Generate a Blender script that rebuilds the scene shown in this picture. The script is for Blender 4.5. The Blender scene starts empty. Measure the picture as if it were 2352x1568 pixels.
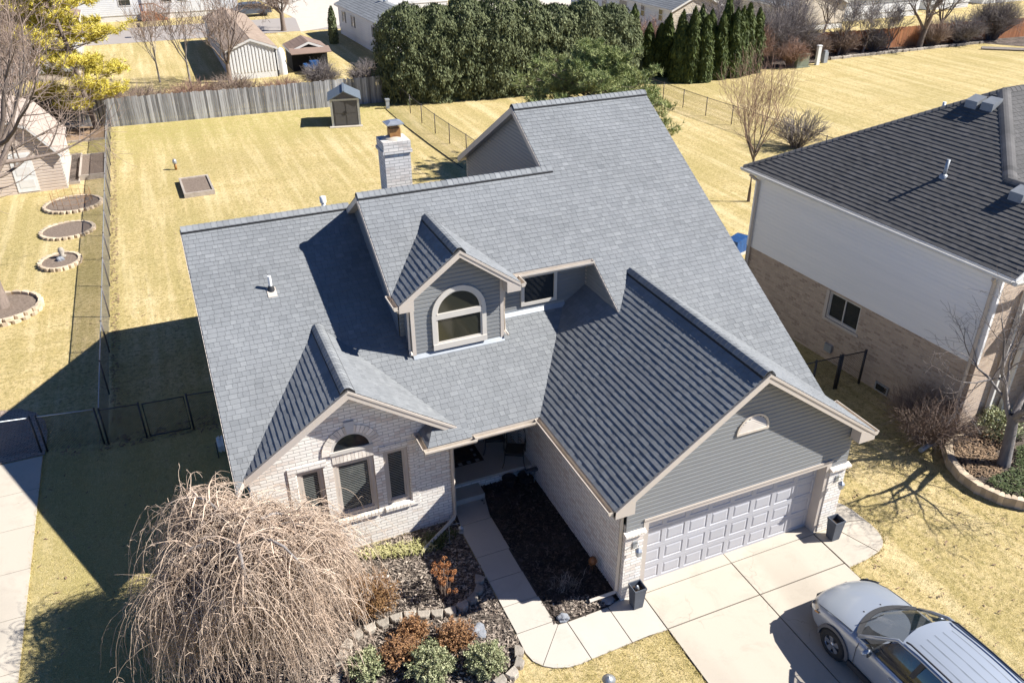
import bpy, bmesh, math, random
from mathutils import Vector, Matrix, noise
S = bpy.context.scene
COL = S.collection
# ---------------------------------------------------------------- camera
cd = bpy.data.cameras.new('camera'); cam = bpy.data.objects.new('camera', cd); COL.objects.link(cam)
YAW, PIT, ROL = 0.400, 0.519, -0.008
_f = Vector((math.sin(YAW)*math.cos(PIT), math.cos(YAW)*math.cos(PIT), -math.sin(PIT)))
_r = Vector((math.cos(YAW), -math.sin(YAW), 0)); _u = _r.cross(_f)
_r2 = _r*math.cos(ROL)+_u*math.sin(ROL); _u2 = _u*math.cos(ROL)-_r*math.sin(ROL)
M = Matrix((_r2, _u2, -_f)).transposed().to_4x4(); M.translation = Vector((-7.981, -11.36, 14.399))
cam.matrix_world = M
cd.sensor_width = 36; cd.lens = 1895.4/2352*36; cd.clip_start = .1; cd.clip_end = 1500
S.camera = cam
# ---------------------------------------------------------------- light
SUN = Vector((1.05, -.455, 1.0)).normalized()
elev = math.asin(SUN.z)
w = bpy.data.worlds.new('World'); S.world = w; w.use_nodes = True
nt = w.node_tree; bg = nt.nodes['Background']
sky = nt.nodes.new('ShaderNodeTexSky'); sky.sky_type = 'NISHITA'; sky.sun_disc = False
sky.sun_elevation = elev; sky.sun_rotation = math.atan2(SUN.x, SUN.y)
sky.altitude = 1200; sky.air_density = .5; sky.dust_density = .05; sky.ozone_density = 3.5
tint = nt.nodes.new('ShaderNodeMix'); tint.data_type = 'RGBA'; tint.blend_type = 'MULTIPLY'; tint.inputs[0].default_value = 1; tint.inputs[7].default_value = (.62, .88, 1.15, 1)
nt.links.new(sky.outputs[0], tint.inputs[6]); nt.links.new(tint.outputs[2], bg.inputs[0]); bg.inputs[1].default_value = .078
sd = bpy.data.lights.new('sun', 'SUN'); sd.energy = 5.0; sd.angle = math.radians(.53); sd.color = (1, .975, .925)
so = bpy.data.objects.new('sun', sd); COL.objects.link(so)
so.rotation_euler = SUN.to_track_quat('Z', 'Y').to_euler(); so.location = (30, -20, 40)
S.view_settings.view_transform = 'Standard'; S.view_settings.look = 'None'
S.view_settings.gamma = 1; S.view_settings.exposure = 1.0
S.cycles.max_bounces = 6; S.cycles.diffuse_bounces = 3; S.cycles.glossy_bounces = 3; S.cycles.transmission_bounces = 4
S.cycles.transparent_max_bounces = 8; S.cycles.caustics_reflective = False; S.cycles.caustics_refractive = False
# ================================================================ helpers
def V(*a): return Vector(a)
class MB:
    """collects faces; build() links them as one mesh object"""
    def __init__(s): s.v = []; s.f = []; s.m = []; s.t = []; s.sm = []; s.k = []
    def mark(s):
        """what follows becomes an object of its own"""
        if s.f and (not s.k or s.k[-1] != (len(s.v), len(s.f))): s.k.append((len(s.v), len(s.f)))
    def face(s, pts, tone=None, mi=0, smooth=False):
        i = len(s.v); s.v += [tuple(p) for p in pts]; s.f.append(tuple(range(i, i+len(pts))))
        s.m.append(mi); s.t.append(random.random() if tone is None else tone); s.sm.append(smooth)
    def box(s, x0, x1, y0, y1, z0, z1, mi=0, tone=None, M=None):
        if tone is None: tone = random.random()
        p = [V(x, y, z) for z in (z0, z1) for x, y in ((x0, y0), (x1, y0), (x1, y1), (x0, y1))]
        if M is not None: p = [M @ q for q in p]
        s.hull8(p, mi, tone)
    def hull8(s, p, mi=0, tone=.5):
        i = len(s.v); s.v += [tuple(q) for q in p]
        for f in ((3, 2, 1, 0), (4, 5, 6, 7), (0, 1, 5, 4), (1, 2, 6, 5), (2, 3, 7, 6), (3, 0, 4, 7)):
            s.f.append(tuple(i+k for k in f)); s.m.append(mi); s.t.append(tone); s.sm.append(False)
    def prism(s, poly, d, mi=0, tone=.5):
        """poly: 3D points (ccw seen from outside), d: vector to the back"""
        d = Vector(d); a = [Vector(p) for p in poly]; b = [p+d for p in a]; n = len(a)
        s.face(a, tone, mi); s.face(b[::-1], tone, mi)
        for k in range(n): s.face([a[k], b[k], b[(k+1) % n], a[(k+1) % n]], tone, mi)
    def tube(s, path, rad, n=6, mi=0, cap=True, tone=None, smooth=True):
        if tone is None: tone = random.random()
        P = [Vector(p) for p in path]
        if not hasattr(rad, '__len__'): rad = [rad]*len(P)
        rings = []; ref = V(0, 0, 1)
        for k, p in enumerate(P):
            d = (P[min(k+1, len(P)-1)]-P[max(k-1, 0)])
            if d.length < 1e-9: d = V(0, 0, 1)
            d.normalize()
            a = d.cross(ref)
            if a.length < .05: a = d.cross(V(1, 0, 0))
            a.normalize(); ref = a.cross(d) if False else ref
            b = d.cross(a)
            i = len(s.v)
            for j in range(n):
                an = 2*math.pi*j/n
                s.v.append(tuple(p+a*(math.cos(an)*rad[k])+b*(math.sin(an)*rad[k])))
            rings.append(i)
        for k in range(len(P)-1):
            i, j = rings[k], rings[k+1]
            for q in range(n):
                q2 = (q+1) % n
                s.f.append((i+q, j+q, j+q2, i+q2)); s.m.append(mi); s.t.append(tone); s.sm.append(smooth)
        if cap:
            s.f.append(tuple(rings[0]+q for q in range(n))); s.m.append(mi); s.t.append(tone); s.sm.append(False)
            s.f.append(tuple(rings[-1]+q for q in range(n-1, -1, -1))); s.m.append(mi); s.t.append(tone); s.sm.append(False)
    def lathe(s, prof, c=(0, 0, 0), n=16, mi=0, tone=.5, M=None, smooth=True):
        i = len(s.v)
        for r, z in prof:
            for j in range(n):
                a = 2*math.pi*j/n; p = V(c[0]+r*math.cos(a), c[1]+r*math.sin(a), c[2]+z)
                s.v.append(tuple(M @ p if M is not None else p))
        for k in range(len(prof)-1):
            for j in range(n):
                j2 = (j+1) % n
                s.f.append((i+k*n+j, i+k*n+j2, i+(k+1)*n+j2, i+(k+1)*n+j)); s.m.append(mi); s.t.append(tone); s.sm.append(smooth)
    def build(s, name, mats, parent=None, smooth=None, loc=None):
        if s.k:
            K = [(0, 0)]+[k for k in s.k if k[1] < len(s.f)]+[(len(s.v), len(s.f))]; first = None
            for (v0, f0), (v1, f1) in zip(K, K[1:]):
                q = MB(); q.v = s.v[v0:v1]; q.f = [tuple(i-v0 for i in f) for f in s.f[f0:f1]]; q.m = s.m[f0:f1]; q.t = s.t[f0:f1]; q.sm = s.sm[f0:f1]
                o = q.build(name, mats, parent, smooth, loc); first = first or o
            return first
        me = bpy.data.meshes.new(name); me.from_pydata(s.v, [], s.f)
        if not isinstance(mats, (list, tuple)): mats = [mats]
        for m in mats: me.materials.append(m)
        me.polygons.foreach_set('material_index', s.m)
        me.polygons.foreach_set('use_smooth', [bool(x) for x in s.sm] if smooth is None else [smooth]*len(s.f))
        at = me.attributes.new('tone', 'FLOAT', 'FACE'); at.data.foreach_set('value', s.t)
        uv = me.uv_layers.new(name='UVMap'); flat = []
        vs = me.vertices
        for p in me.polygons:
            n = p.normal; h = math.hypot(n.x, n.y)
            if h < .6: tx, ty = None, None
            else: tx, ty = -n.y/h, n.x/h
            for vi in p.vertices:
                c = vs[vi].co
                if tx is None: flat += (c.x, c.y)
                else: flat += (c.x*tx+c.y*ty, c.z)
        uv.data.foreach_set('uv', flat)
        me.update()
        o = bpy.data.objects.new(name, me); COL.objects.link(o)
        if parent is not None: o.parent = parent
        if loc is not None: o.location = loc
        return o
def tag(o, label=None, cat=None, group=None, kind=None):
    if label: o['label'] = label
    if cat: o['category'] = cat
    if group: o['group'] = group
    if kind: o['kind'] = kind
    return o
def thing(name, label, cat, loc=(0, 0, 0), rz=0, group=None):
    o = bpy.data.objects.new(name, None); COL.objects.link(o); o.location = loc; o.rotation_euler = (0, 0, rz)
    o.empty_display_size = .2
    return tag(o, label, cat, group)
def kids(o): return [c for c in bpy.data.objects if c.parent == o]
def dup(root, loc, rz=0, label=None, scale=None):
    def cp(o, par):
        c = o.copy(); COL.objects.link(c)
        if par is not None: c.parent = par
        for ch in list(o.children): cp(ch, c)
        return c
    r = cp(root, None); r.location = loc; r.rotation_euler = (0, 0, rz)
    if label: r['label'] = label
    if scale: r.scale = scale
    return r
def Q(a, b, t): return tuple(a[i]*(1-t)+b[i]*t for i in range(3))
# ================================================================ materials
def _new(name):
    m = bpy.data.materials.new(name); m.use_nodes = True; t = m.node_tree; return m, t, t.nodes['Principled BSDF']
def _n(t, k, **kw):
    n = t.nodes.new(k)
    for a, b in kw.items(): setattr(n, a, b)
    return n
def _mix(t, fac, a, b, mode='MIX'):
    n = t.nodes.new('ShaderNodeMix'); n.data_type = 'RGBA'; n.blend_type = mode
    for k, v in ((0, fac), (6, a), (7, b)):
        if hasattr(v, 'type') and hasattr(v, 'links'): t.links.new(v, n.inputs[k])
        else: n.inputs[k].default_value = v if not isinstance(v, tuple) else (*v[:3], 1)
    return n.outputs[2]
def _noise(t, scale, detail=4, rough=.6, vec=None, dist=0):
    n = t.nodes.new('ShaderNodeTexNoise'); n.inputs['Scale'].default_value = scale; n.inputs['Detail'].default_value = detail
    n.inputs['Roughness'].default_value = rough; n.inputs['Distortion'].default_value = dist
    if vec is not None: t.links.new(vec, n.inputs['Vector'])
    return n.outputs['Fac']
def _ramp(t, src, lo, hi, a=0., b=1.):
    n = t.nodes.new('ShaderNodeMapRange'); n.inputs[1].default_value = lo; n.inputs[2].default_value = hi
    n.inputs[3].default_value = a; n.inputs[4].default_value = b; t.links.new(src, n.inputs[0]); return n.outputs[0]
def _co(t, kind='Object', scale=None, rot=None):
    c = t.nodes.new('ShaderNodeTexCoord'); o = c.outputs[kind]
    if scale or rot:
        m = t.nodes.new('ShaderNodeMapping'); t.links.new(o, m.inputs[0])
        if scale: m.inputs['Scale'].default_value = scale
        if rot: m.inputs['Rotation'].default_value = rot
        o = m.outputs[0]
    return o
def _bump(t, h, strength, dist, bs):
    b = t.nodes.new('ShaderNodeBump'); b.inputs['Strength'].default_value = strength; b.inputs['Distance'].default_value = dist
    t.links.new(h, b.inputs['Height']); t.links.new(b.outputs[0], bs.inputs['Normal']); return b
def _attr(t, name='tone'):
    a = t.nodes.new('ShaderNodeAttribute'); a.attribute_name = name; return a.outputs['Fac']
def pm(name, a, b=None, scale=3., rough=.75, metal=0., tone=0., bump=0., bscale=40., dist=.01, stretch=None, spec=None, lo=.3, hi=.7):
    """general surface: two colours mixed by noise, optional per-face tone spread, optional bump"""
    m, t, bs = _new(name)
    if b is None: b = tuple(x*.8 for x in a)
    co = _co(t, 'Object', stretch)
    c = _mix(t, _ramp(t, _noise(t, scale, 5, .65, co), lo, hi), a, b)
    if tone:
        c = _mix(t, 1., c, _mix(t, _attr(t), (1-tone,)*3, (1+tone*.6,)*3), 'MULTIPLY')
    t.links.new(c, bs.inputs['Base Color']); bs.inputs['Roughness'].default_value = rough; bs.inputs['Metallic'].default_value = metal
    if spec is not None: bs.inputs['Specular IOR Level'].default_value = spec
    if bump: _bump(t, _noise(t, bscale, 4, .7, co), bump, dist, bs)
    return m
def mat_shingle(name, c0, c1, c2):
    m, t, bs = _new(name)
    n = t.nodes.new('ShaderNodeValToRGB'); e = n.color_ramp.elements
    e[0].position = 0; e[0].color = (*c0, 1); e[1].position = 1; e[1].color = (*c2, 1)
    k = e.new(.5); k.color = (*c1, 1)
    t.links.new(_attr(t), n.inputs[0]); co = _co(t)
    c = _mix(t, _ramp(t, _noise(t, 130, 3, .8, co), .25, .75), n.outputs[0], (.6, .6, .6), 'MULTIPLY')
    c2_ = _mix(t, .45, n.outputs[0], c)
    c3 = _mix(t, _ramp(t, _noise(t, .55, 5, .6, co), .3, .75, 0, .3), c2_, tuple(x*1.5 for x in c1))
    c4 = _mix(t, _ramp(t, _noise(t, 9, 5, .6, co), .35, .75, 0, .3), c3, tuple(x*.6 for x in c1))
    t.links.new(c4, bs.inputs['Base Color']); bs.inputs['Roughness'].default_value = .9; bs.inputs['Specular IOR Level'].default_value = .2
    _bump(t, _noise(t, 260, 3, .8, co), .5, .004, bs)
    return m
def mat_brick(name, a, b, mortar, w=.27, h=.087, var=None, tintscale=6., mort=.009):
    m, t, bs = _new(name); uv = _co(t, 'UV')
    n = t.nodes.new('ShaderNodeTexBrick'); t.links.new(uv, n.inputs['Vector'])
    n.inputs['Scale'].default_value = 1; n.inputs['Brick Width'].default_value = w; n.inputs['Row Height'].default_value = h
    n.inputs['Mortar Size'].default_value = mort; n.inputs['Mortar Smooth'].default_value = .15; n.inputs['Bias'].default_value = 0
    n.inputs['Color1'].default_value = (*a, 1); n.inputs['Color2'].default_value = (*b, 1); n.inputs['Mortar'].default_value = (*mortar, 1)
    # per brick variation: white noise on brick cell id
    sx = t.nodes.new('ShaderNodeSeparateXYZ'); t.links.new(uv, sx.inputs[0])
    def mth(op, x, y=None):
        q = t.nodes.new('ShaderNodeMath'); q.operation = op
        for i, v in ((0, x), (1, y)):
            if v is None: continue
            if isinstance(v, (int, float)): q.inputs[i].default_value = v
            else: t.links.new(v, q.inputs[i])
        return q.outputs[0]
    row = mth('FLOOR', mth('DIVIDE', sx.outputs[1], h)); par = mth('MULTIPLY', mth('MODULO', mth('ABSOLUTE', row), 2), .5)
    colm = mth('FLOOR', mth('ADD', mth('DIVIDE', sx.outputs[0], w), par))
    cx = t.nodes.new('ShaderNodeCombineXYZ'); t.links.new(row, cx.inputs[0]); t.links.new(colm, cx.inputs[1])
    wn = t.nodes.new('ShaderNodeTexWhiteNoise'); t.links.new(cx.outputs[0], wn.inputs['Vector'])
    var = var or tuple(x*.6 for x in a)
    vv = _mix(t, _ramp(t, wn.outputs['Value'], .66, 1., 0, .75), n.outputs['Color'], var)
    c = _mix(t, n.outputs['Fac'], vv, mortar)
    st = _mix(t, _ramp(t, _noise(t, tintscale, 5, .7, _co(t)), .4, .75, 0, .12), c, tuple(x*.6 for x in a))
    t.links.new(st, bs.inputs['Base Color']); bs.inputs['Roughness'].default_value = .88
    hh = mth('ADD', mth('MULTIPLY', n.outputs['Fac'], -1.), mth('MULTIPLY', _noise(t, 60, 4, .7, _co(t)), .25))
    _bump(t, hh, .9, .007, bs)
    return m
def mat_glass(name, c=(.02, .025, .03), rough=.04):
    m, t, bs = _new(name); bs.inputs['Base Color'].default_value = (*c, 1); bs.inputs['Roughness'].default_value = rough
    bs.inputs['Specular IOR Level'].default_value = .8
    return m
def mat_lawn():
    m, t, bs = _new('dry_grass'); co = _co(t)
    big = _noise(t, .11, 5, .6, co, .6); mid = _noise(t, .75, 6, .72, co, .3); fine = _noise(t, 7, 6, .8, co, .4); vf = _noise(t, 38, 5, .85, co)
    streak = _noise(t, 1.0, 5, .62, _co(t, 'Object', (1.7, .09, 1), (0, 0, .03)), .2); streak2 = _noise(t, 1.0, 5, .62, _co(t, 'Object', (.12, 1.3, 1), (0, 0, .12)), .2)
    c = _mix(t, _ramp(t, mid, .3, .7), (.78, .605, .33), (.67, .505, .24))
    c = _mix(t, _ramp(t, streak, .46, .6, 0, .6), c, (.46, .365, .14))
    c = _mix(t, _ramp(t, streak2, .49, .62, 0, .5), c, (.56, .43, .18))
    c = _mix(t, _ramp(t, big, .46, .6, 0, .55), c, (.46, .37, .15))
    mm = _noise(t, 2.6, 6, .8, co, .4); c = _mix(t, _ramp(t, mm, .5, .64, 0, .6), c, (.40, .32, .125))
    c = _mix(t, _ramp(t, fine, .47, .62, 0, .85), c, (.25, .205, .075))
    c = _mix(t, _ramp(t, streak, .32, .47, .4, 0), c, (.84, .69, .42))
    sx = t.nodes.new('ShaderNodeSeparateXYZ'); t.links.new(co, sx.inputs[0])
    def mul(p, q):
        k = t.nodes.new('ShaderNodeMath'); k.operation = 'MULTIPLY'; t.links.new(p, k.inputs[0]); t.links.new(q, k.inputs[1]); return k.outputs[0]
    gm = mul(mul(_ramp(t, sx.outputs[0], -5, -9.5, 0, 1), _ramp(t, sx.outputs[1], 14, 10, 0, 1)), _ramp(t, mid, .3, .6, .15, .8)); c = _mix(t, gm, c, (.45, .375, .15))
    gb = mul(mul(_ramp(t, sx.outputs[1], 38, 45, 0, 1), _ramp(t, sx.outputs[1], 50, 48.5, 0, 1)), mul(_ramp(t, sx.outputs[0], 9, 7, 0, 1), _ramp(t, mm, .4, .6, .1, .8))); c = _mix(t, gb, c, (.42, .37, .12))
    sp = _ramp(t, vf, .36, .54, .85, 0); c = _mix(t, sp, c, (.15, .125, .045))
    c = _mix(t, _ramp(t, _noise(t, 17, 5, .8, co), .56, .68, 0, .6), c, (.84, .72, .48))
    t.links.new(c, bs.inputs['Base Color']); bs.inputs['Roughness'].default_value = .95; bs.inputs['Specular IOR Level'].default_value = .1
    a = t.nodes.new('ShaderNodeMath'); a.operation = 'ADD'; t.links.new(vf, a.inputs[0]); t.links.new(fine, a.inputs[1])
    _bump(t, a.outputs[0], .8, .035, bs)
    return m
def mat_mulch(name, a, b, c0):
    m, t, bs = _new(name); co = _co(t, 'Object', (1, 1, 1), (0, 0, .5))
    v = t.nodes.new('ShaderNodeTexVoronoi'); v.inputs['Scale'].default_value = 26
    mp = t.nodes.new('ShaderNodeMapping'); mp.inputs['Scale'].default_value = (1, 2.6, 1); t.links.new(co, mp.inputs[0])
    nz = t.nodes.new('ShaderNodeTexNoise'); nz.inputs['Scale'].default_value = 3; t.links.new(co, nz.inputs['Vector'])
    ad = t.nodes.new('ShaderNodeVectorMath'); ad.operation = 'MULTIPLY_ADD'; ad.inputs[1].default_value = (.8, .8, 0)
    t.links.new(nz.outputs['Color'], ad.inputs[0]); t.links.new(mp.outputs[0], ad.inputs[2]); t.links.new(ad.outputs[0], v.inputs['Vector'])
    sp = t.nodes.new('ShaderNodeSeparateColor'); t.links.new(v.outputs['Color'], sp.inputs[0])
    c = _mix(t, _ramp(t, sp.outputs[0], .5, 1., 0, 1), a, b)
    c = _mix(t, _ramp(t, v.outputs['Distance'], .25, .6), c, c0)
    c = _mix(t, _ramp(t, _noise(t, 1.2, 5, .6, co), .45, .7, 0, .5), c, b)
    t.links.new(c, bs.inputs['Base Color']); bs.inputs['Roughness'].default_value = .95
    _bump(t, v.outputs['Distance'], 1., -.05, bs)
    return m
def mat_concrete(name, a, b, dirt=(.3, .25, .2)):
    m, t, bs = _new(name); co = _co(t)
    c = _mix(t, _ramp(t, _noise(t, .8, 6, .6, co), .3, .7), a, b)
    c = _mix(t, _attr(t), c, tuple(x*.93 for x in a))
    c = _mix(t, _ramp(t, _noise(t, 90, 4, .8, co), .35, .7, 0, .2), c, dirt)
    c = _mix(t, _ramp(t, _noise(t, 1.1, 7, .75, co, .5), .52, .74, 0, .34), c, dirt)
    c = _mix(t, _ramp(t, _noise(t, .45, 3, .5, _co(t, 'Object', (1, .25, 1))), .58, .7, 0, .3), c, dirt)
    v = t.nodes.new('ShaderNodeTexVoronoi'); v.feature = 'DISTANCE_TO_EDGE'; v.inputs['Scale'].default_value = .55
    nz = t.nodes.new('ShaderNodeTexNoise'); nz.inputs['Scale'].default_value = 2.2; nz.inputs['Detail'].default_value = 6; t.links.new(co, nz.inputs['Vector'])
    ad = t.nodes.new('ShaderNodeVectorMath'); ad.operation = 'MULTIPLY_ADD'; ad.inputs[1].default_value = (.7, .7, 0); t.links.new(nz.outputs['Color'], ad.inputs[0]); t.links.new(co, ad.inputs[2]); t.links.new(ad.outputs[0], v.inputs['Vector'])
    k = t.nodes.new('ShaderNodeMath'); k.operation = 'MULTIPLY'; t.links.new(_ramp(t, v.outputs['Distance'], .0, .006, .3, 0), k.inputs[0]); t.links.new(_ramp(t, _noise(t, .5, 2, .5, co), .54, .6), k.inputs[1])
    c = _mix(t, k.outputs[0], c, (.12, .10, .08))
    t.links.new(c, bs.inputs['Base Color']); bs.inputs['Roughness'].default_value = .9; bs.inputs['Specular IOR Level'].default_value = .25
    _bump(t, _noise(t, 120, 4, .8, co), .25, .006, bs)
    return m
def mat_leaf(name, a, b, c=None, rough=.7):
    m, t, bs = _new(name); co = _co(t)
    k = _mix(t, _attr(t), a, b)
    k = _mix(t, _ramp(t, _noise(t, 1.3, 4, .6, co), .35, .7, 0, .55), k, c or tuple(x*.7 for x in a))
    t.links.new(k, bs.inputs['Base Color']); bs.inputs['Roughness'].default_value = rough; bs.inputs['Specular IOR Level'].default_value = .25
    return m
def mat_bark(name, a, b):
    return pm(name, a, b, 9, .9, tone=.35, bump=.5, bscale=30, dist=.02, stretch=(1, 1, .35))
MT = dict(
 shingle=mat_shingle('grey_shingle', (.155, .162, .168), (.212, .219, .225), (.28, .287, .29)),
 shingle_dark=mat_shingle('dark_shingle', (.075, .072, .07), (.11, .105, .102), (.165, .155, .15)),
 shingle_tan=mat_shingle('tan_shingle', (.27, .20, .155), (.33, .25, .19), (.40, .31, .24)),
 shingle_brown=mat_shingle('brown_shingle', (.20, .14, .11), (.25, .175, .14), (.30, .22, .17)),
 decking=pm('roof_decking', (.05, .055, .06), None, 5, .95),
 vent=pm('ridge_vent_shade', (.015, .015, .017), None, 5, .8),
 brick=mat_brick('cream_brick', (.90, .85, .77), (.82, .76, .69), (.50, .465, .42), var=(.66, .54, .45)),
 brick_tan=mat_brick('tan_brick', (.54, .42, .32), (.44, .335, .255), (.44, .38, .32), .23, .075, var=(.27, .19, .14)),
 brick_chimney=mat_brick('grey_cream_brick', (.66, .62, .575), (.56, .53, .495), (.34, .325, .305), var=(.46, .40, .36)),
 rowlock=pm('rowlock_brick', (.86, .79, .69), (.72, .63, .54), 9, .85, tone=.25, bump=.3),
 mortar=pm('mortar', (.36, .32, .27), None, 10, .9),
 siding=pm('grey_siding', (.225, .228, .225), (.205, .208, .208), 1.5, .55, bump=.12, bscale=60, stretch=(1, 1, 6)),
 siding_white=pm('cream_siding', (.86, .84, .82), (.80, .79, .78), .8, .6, stretch=(1, .3, 5)),
 siding_beige=pm('beige_siding', (.62, .55, .45), (.52, .46, .38), .8, .7),
 siding_far=pm('white_siding', (.74, .74, .73), (.64, .64, .64), .6, .6, tone=.08),
 siding_grey=pm('pale_grey_siding', (.45, .44, .44), (.38, .38, .39), .8, .7, tone=.1),
 trim=pm('beige_trim', (.55, .48, .415), (.50, .44, .38), 2, .5),
 trim_white=pm('white_trim', (.72, .70, .66), (.62, .6, .57), 3, .5),
 gutter=pm('gutter_paint', (.60, .53, .45), (.45, .38, .30), 2.5, .45, lo=.4, hi=.9),
 door=pm('garage_door_paint', (.46, .455, .475), (.42, .415, .43), .8, .45),
 frame=pm('window_frame', (.60, .56, .50), (.54, .5, .45), 2, .4),
 glass=mat_glass('window_glass'), glass_warm=mat_glass('window_glass_warm', (.03, .03, .02), .08),
 blind=pm('blind', (.22, .23, .21), (.14, .15, .14), 4, .6),
 dark=pm('interior_shade', (.012, .012, .013), None, 3, .9),
 metal=pm('galvanised_metal', (.48, .5, .52), (.34, .36, .38), 5, .4, metal=.6),
 flash=pm('flashing', (.36, .38, .40), (.30, .32, .34), 4, .5, metal=.3),
 rust=pm('rusty_metal', (.42, .22, .06), (.22, .09, .03), 7, .6, bump=.3),
 black=pm('black_metal', (.02, .02, .022), (.035, .035, .037), 8, .5),
 fence_metal=pm('dark_fence_metal', (.06, .055, .055), (.13, .10, .09), 8, .5, metal=.3),
 fence_galv=pm('galvanised_rail', (.42, .44, .45), (.3, .32, .33), 6, .4, metal=.5),
 pvc=pm('white_pipe', (.78, .78, .76), (.66, .66, .64), 6, .4),
 lawn=mat_lawn(),
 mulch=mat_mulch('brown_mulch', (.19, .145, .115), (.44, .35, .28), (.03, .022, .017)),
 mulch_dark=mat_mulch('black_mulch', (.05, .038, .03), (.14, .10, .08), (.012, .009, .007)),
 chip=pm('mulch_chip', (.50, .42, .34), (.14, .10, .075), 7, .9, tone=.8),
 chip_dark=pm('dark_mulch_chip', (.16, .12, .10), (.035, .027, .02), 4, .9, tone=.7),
 leaf_litter=pm('fallen_leaf', (.34, .23, .14), (.19, .12, .07), 9, .9, tone=.5),
 concrete=mat_concrete('concrete', (.55, .485, .395), (.475, .425, .35), (.27, .225, .18)),
 concrete_walk=mat_concrete('walkway_concrete', (.56, .51, .44), (.49, .45, .39)),
 asphalt=mat_concrete('road_asphalt', (.36, .32, .29), (.31, .28, .26)),
 pale_road=mat_concrete('pale_concrete', (.60, .54, .46), (.54, .48, .41)),
 joint=pm('joint_dirt', (.10, .08, .06), (.05, .04, .03), 8, .95),
 paver=mat_brick('brick_paver', (.40, .30, .23), (.33, .25, .20), (.12, .10, .08), .2, .1, var=(.3, .2, .15), mort=.008),
 stone=pm('garden_block', (.46, .40, .33), (.27, .24, .20), 5, .9, tone=.25, bump=.7, bscale=18, dist=.03),
 stone_tan=pm('tan_garden_block', (.62, .50, .36), (.50, .39, .27), 5, .9, tone=.25, bump=.6, bscale=18, dist=.02),
 rock=pm('grey_rock', (.30, .31, .33), (.18, .19, .21), 6, .9, bump=.6, bscale=12, dist=.03),
 wood_grey=pm('weathered_boards', (.42, .42, .425), (.25, .245, .25), 3, .9, tone=.6, bump=.4, bscale=30, stretch=(4, 4, .4)),
 wood=pm('timber', (.46, .40, .34), (.32, .27, .22), 6, .9, tone=.25, bump=.4, stretch=(1, 1, 1)),
 wood_rust=pm('rust_brown_boards', (.46, .19, .075), (.36, .14, .06), 2, .85, tone=.25),
 planter=pm('slate_planter', (.085, .10, .125), (.06, .07, .09), 5, .55, bump=.3, bscale=50),
 soil=pm('dark_soil', (.07, .05, .035), (.03, .02, .015), 9, .95, bump=.6),
 bark=mat_bark('bark', (.24, .185, .15), (.13, .10, .08)),
 bark_grey=mat_bark('grey_bark', (.30, .27, .25), (.17, .15, .14)),
 twig=pm('twig', (.36, .27, .21), (.22, .155, .12), 3, .9, tone=.4),
 twig_tan=pm('tan_twig', (.66, .52, .40), (.40, .29, .21), 2, .85, tone=.5),
 twig_grey=pm('grey_twig', (.26, .225, .21), (.16, .135, .13), 3, .9, tone=.4),
 twig_red=pm('reddish_twig', (.38, .24, .17), (.25, .15, .11), 3, .9, tone=.4),
 hedge=mat_leaf('juniper_foliage', (.055, .072, .027), (.20, .215, .10), (.055, .07, .028)),
 arbor=mat_leaf('arborvitae_foliage', (.03, .05, .01), (.12, .15, .035), (.035, .045, .01)),
 pine=mat_leaf('pine_needles', (.12, .165, .05), (.48, .50, .22), (.18, .23, .08)),
 yellow=mat_leaf('yellow_needles', (.50, .40, .05), (.86, .74, .18), (.46, .40, .06)),
 box_leaf=mat_leaf('variegated_leaf', (.10, .13, .05), (.62, .60, .36), (.12, .15, .06)),
 red_leaf=mat_leaf('reddish_dry_leaf', (.24, .12, .055), (.50, .28, .13), (.20, .11, .05)),
 brown_leaf=mat_leaf('brown_dry_leaf', (.25, .13, .05), (.38, .23, .10), (.16, .09, .04)),
 rust_head=mat_leaf('dried_flower_head', (.26, .10, .04), (.44, .20, .08), (.2, .09, .04)),
 blade=mat_leaf('pale_green_blade', (.30, .29, .10), (.70, .62, .34), (.22, .22, .08)),
 ivy=mat_leaf('ivy_leaf', (.035, .055, .018), (.11, .13, .05), (.03, .045, .01)),
 soil_light=pm('pale_bed_soil', (.25, .19, .145), (.11, .08, .06), 14, .95, bump=.7, bscale=30),
 shingle_pale=mat_shingle('pale_brown_shingle', (.34, .27, .225), (.42, .345, .29), (.50, .42, .36)),
 siding_barn=pm('barn_siding', (.62, .52, .43), (.54, .44, .36), .8, .7),
 paint=None, tyre=pm('tyre_rubber', (.018, .018, .018), (.03, .03, .03), 20, .85),
 alloy=pm('alloy', (.62, .63, .65), (.55, .56, .58), 5, .28, metal=.85),
 plastic=pm('black_plastic', (.03, .03, .032), (.045, .045, .047), 20, .6),
 blue=pm('blue_tarp', (.025, .10, .27), (.015, .05, .15), 6, .5, bump=.5, bscale=8, dist=.05),
 chair=pm('dark_bronze', (.05, .045, .04), (.09, .08, .07), 20, .4, metal=.5),
 shed_wall=pm('shed_plastic', (.10, .10, .115), (.075, .075, .088), 4, .6, stretch=(6, 6, 1)),
 shed_door=pm('shed_door', (.10, .095, .09), (.075, .07, .068), 5, .6, stretch=(6, 6, 1)),
 shed_roof=pm('shed_roof', (.13, .155, .175), (.10, .12, .14), 5, .6),
 green_box=pm('utility_green', (.20, .22, .15), (.15, .17, .12), 5, .6),
 copper=pm('copper_figure', (.35, .14, .05), (.12, .06, .03), 20, .5, metal=.4),
)
m, t, bs = _new('silver_paint'); MT['paint'] = m
bs.inputs['Base Color'].default_value = (.40, .435, .485, 1); bs.inputs['Metallic'].default_value = .4; bs.inputs['Roughness'].default_value = .35
bs.inputs['Coat Weight'].default_value = .8; bs.inputs['Coat Roughness'].default_value = .06
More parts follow.
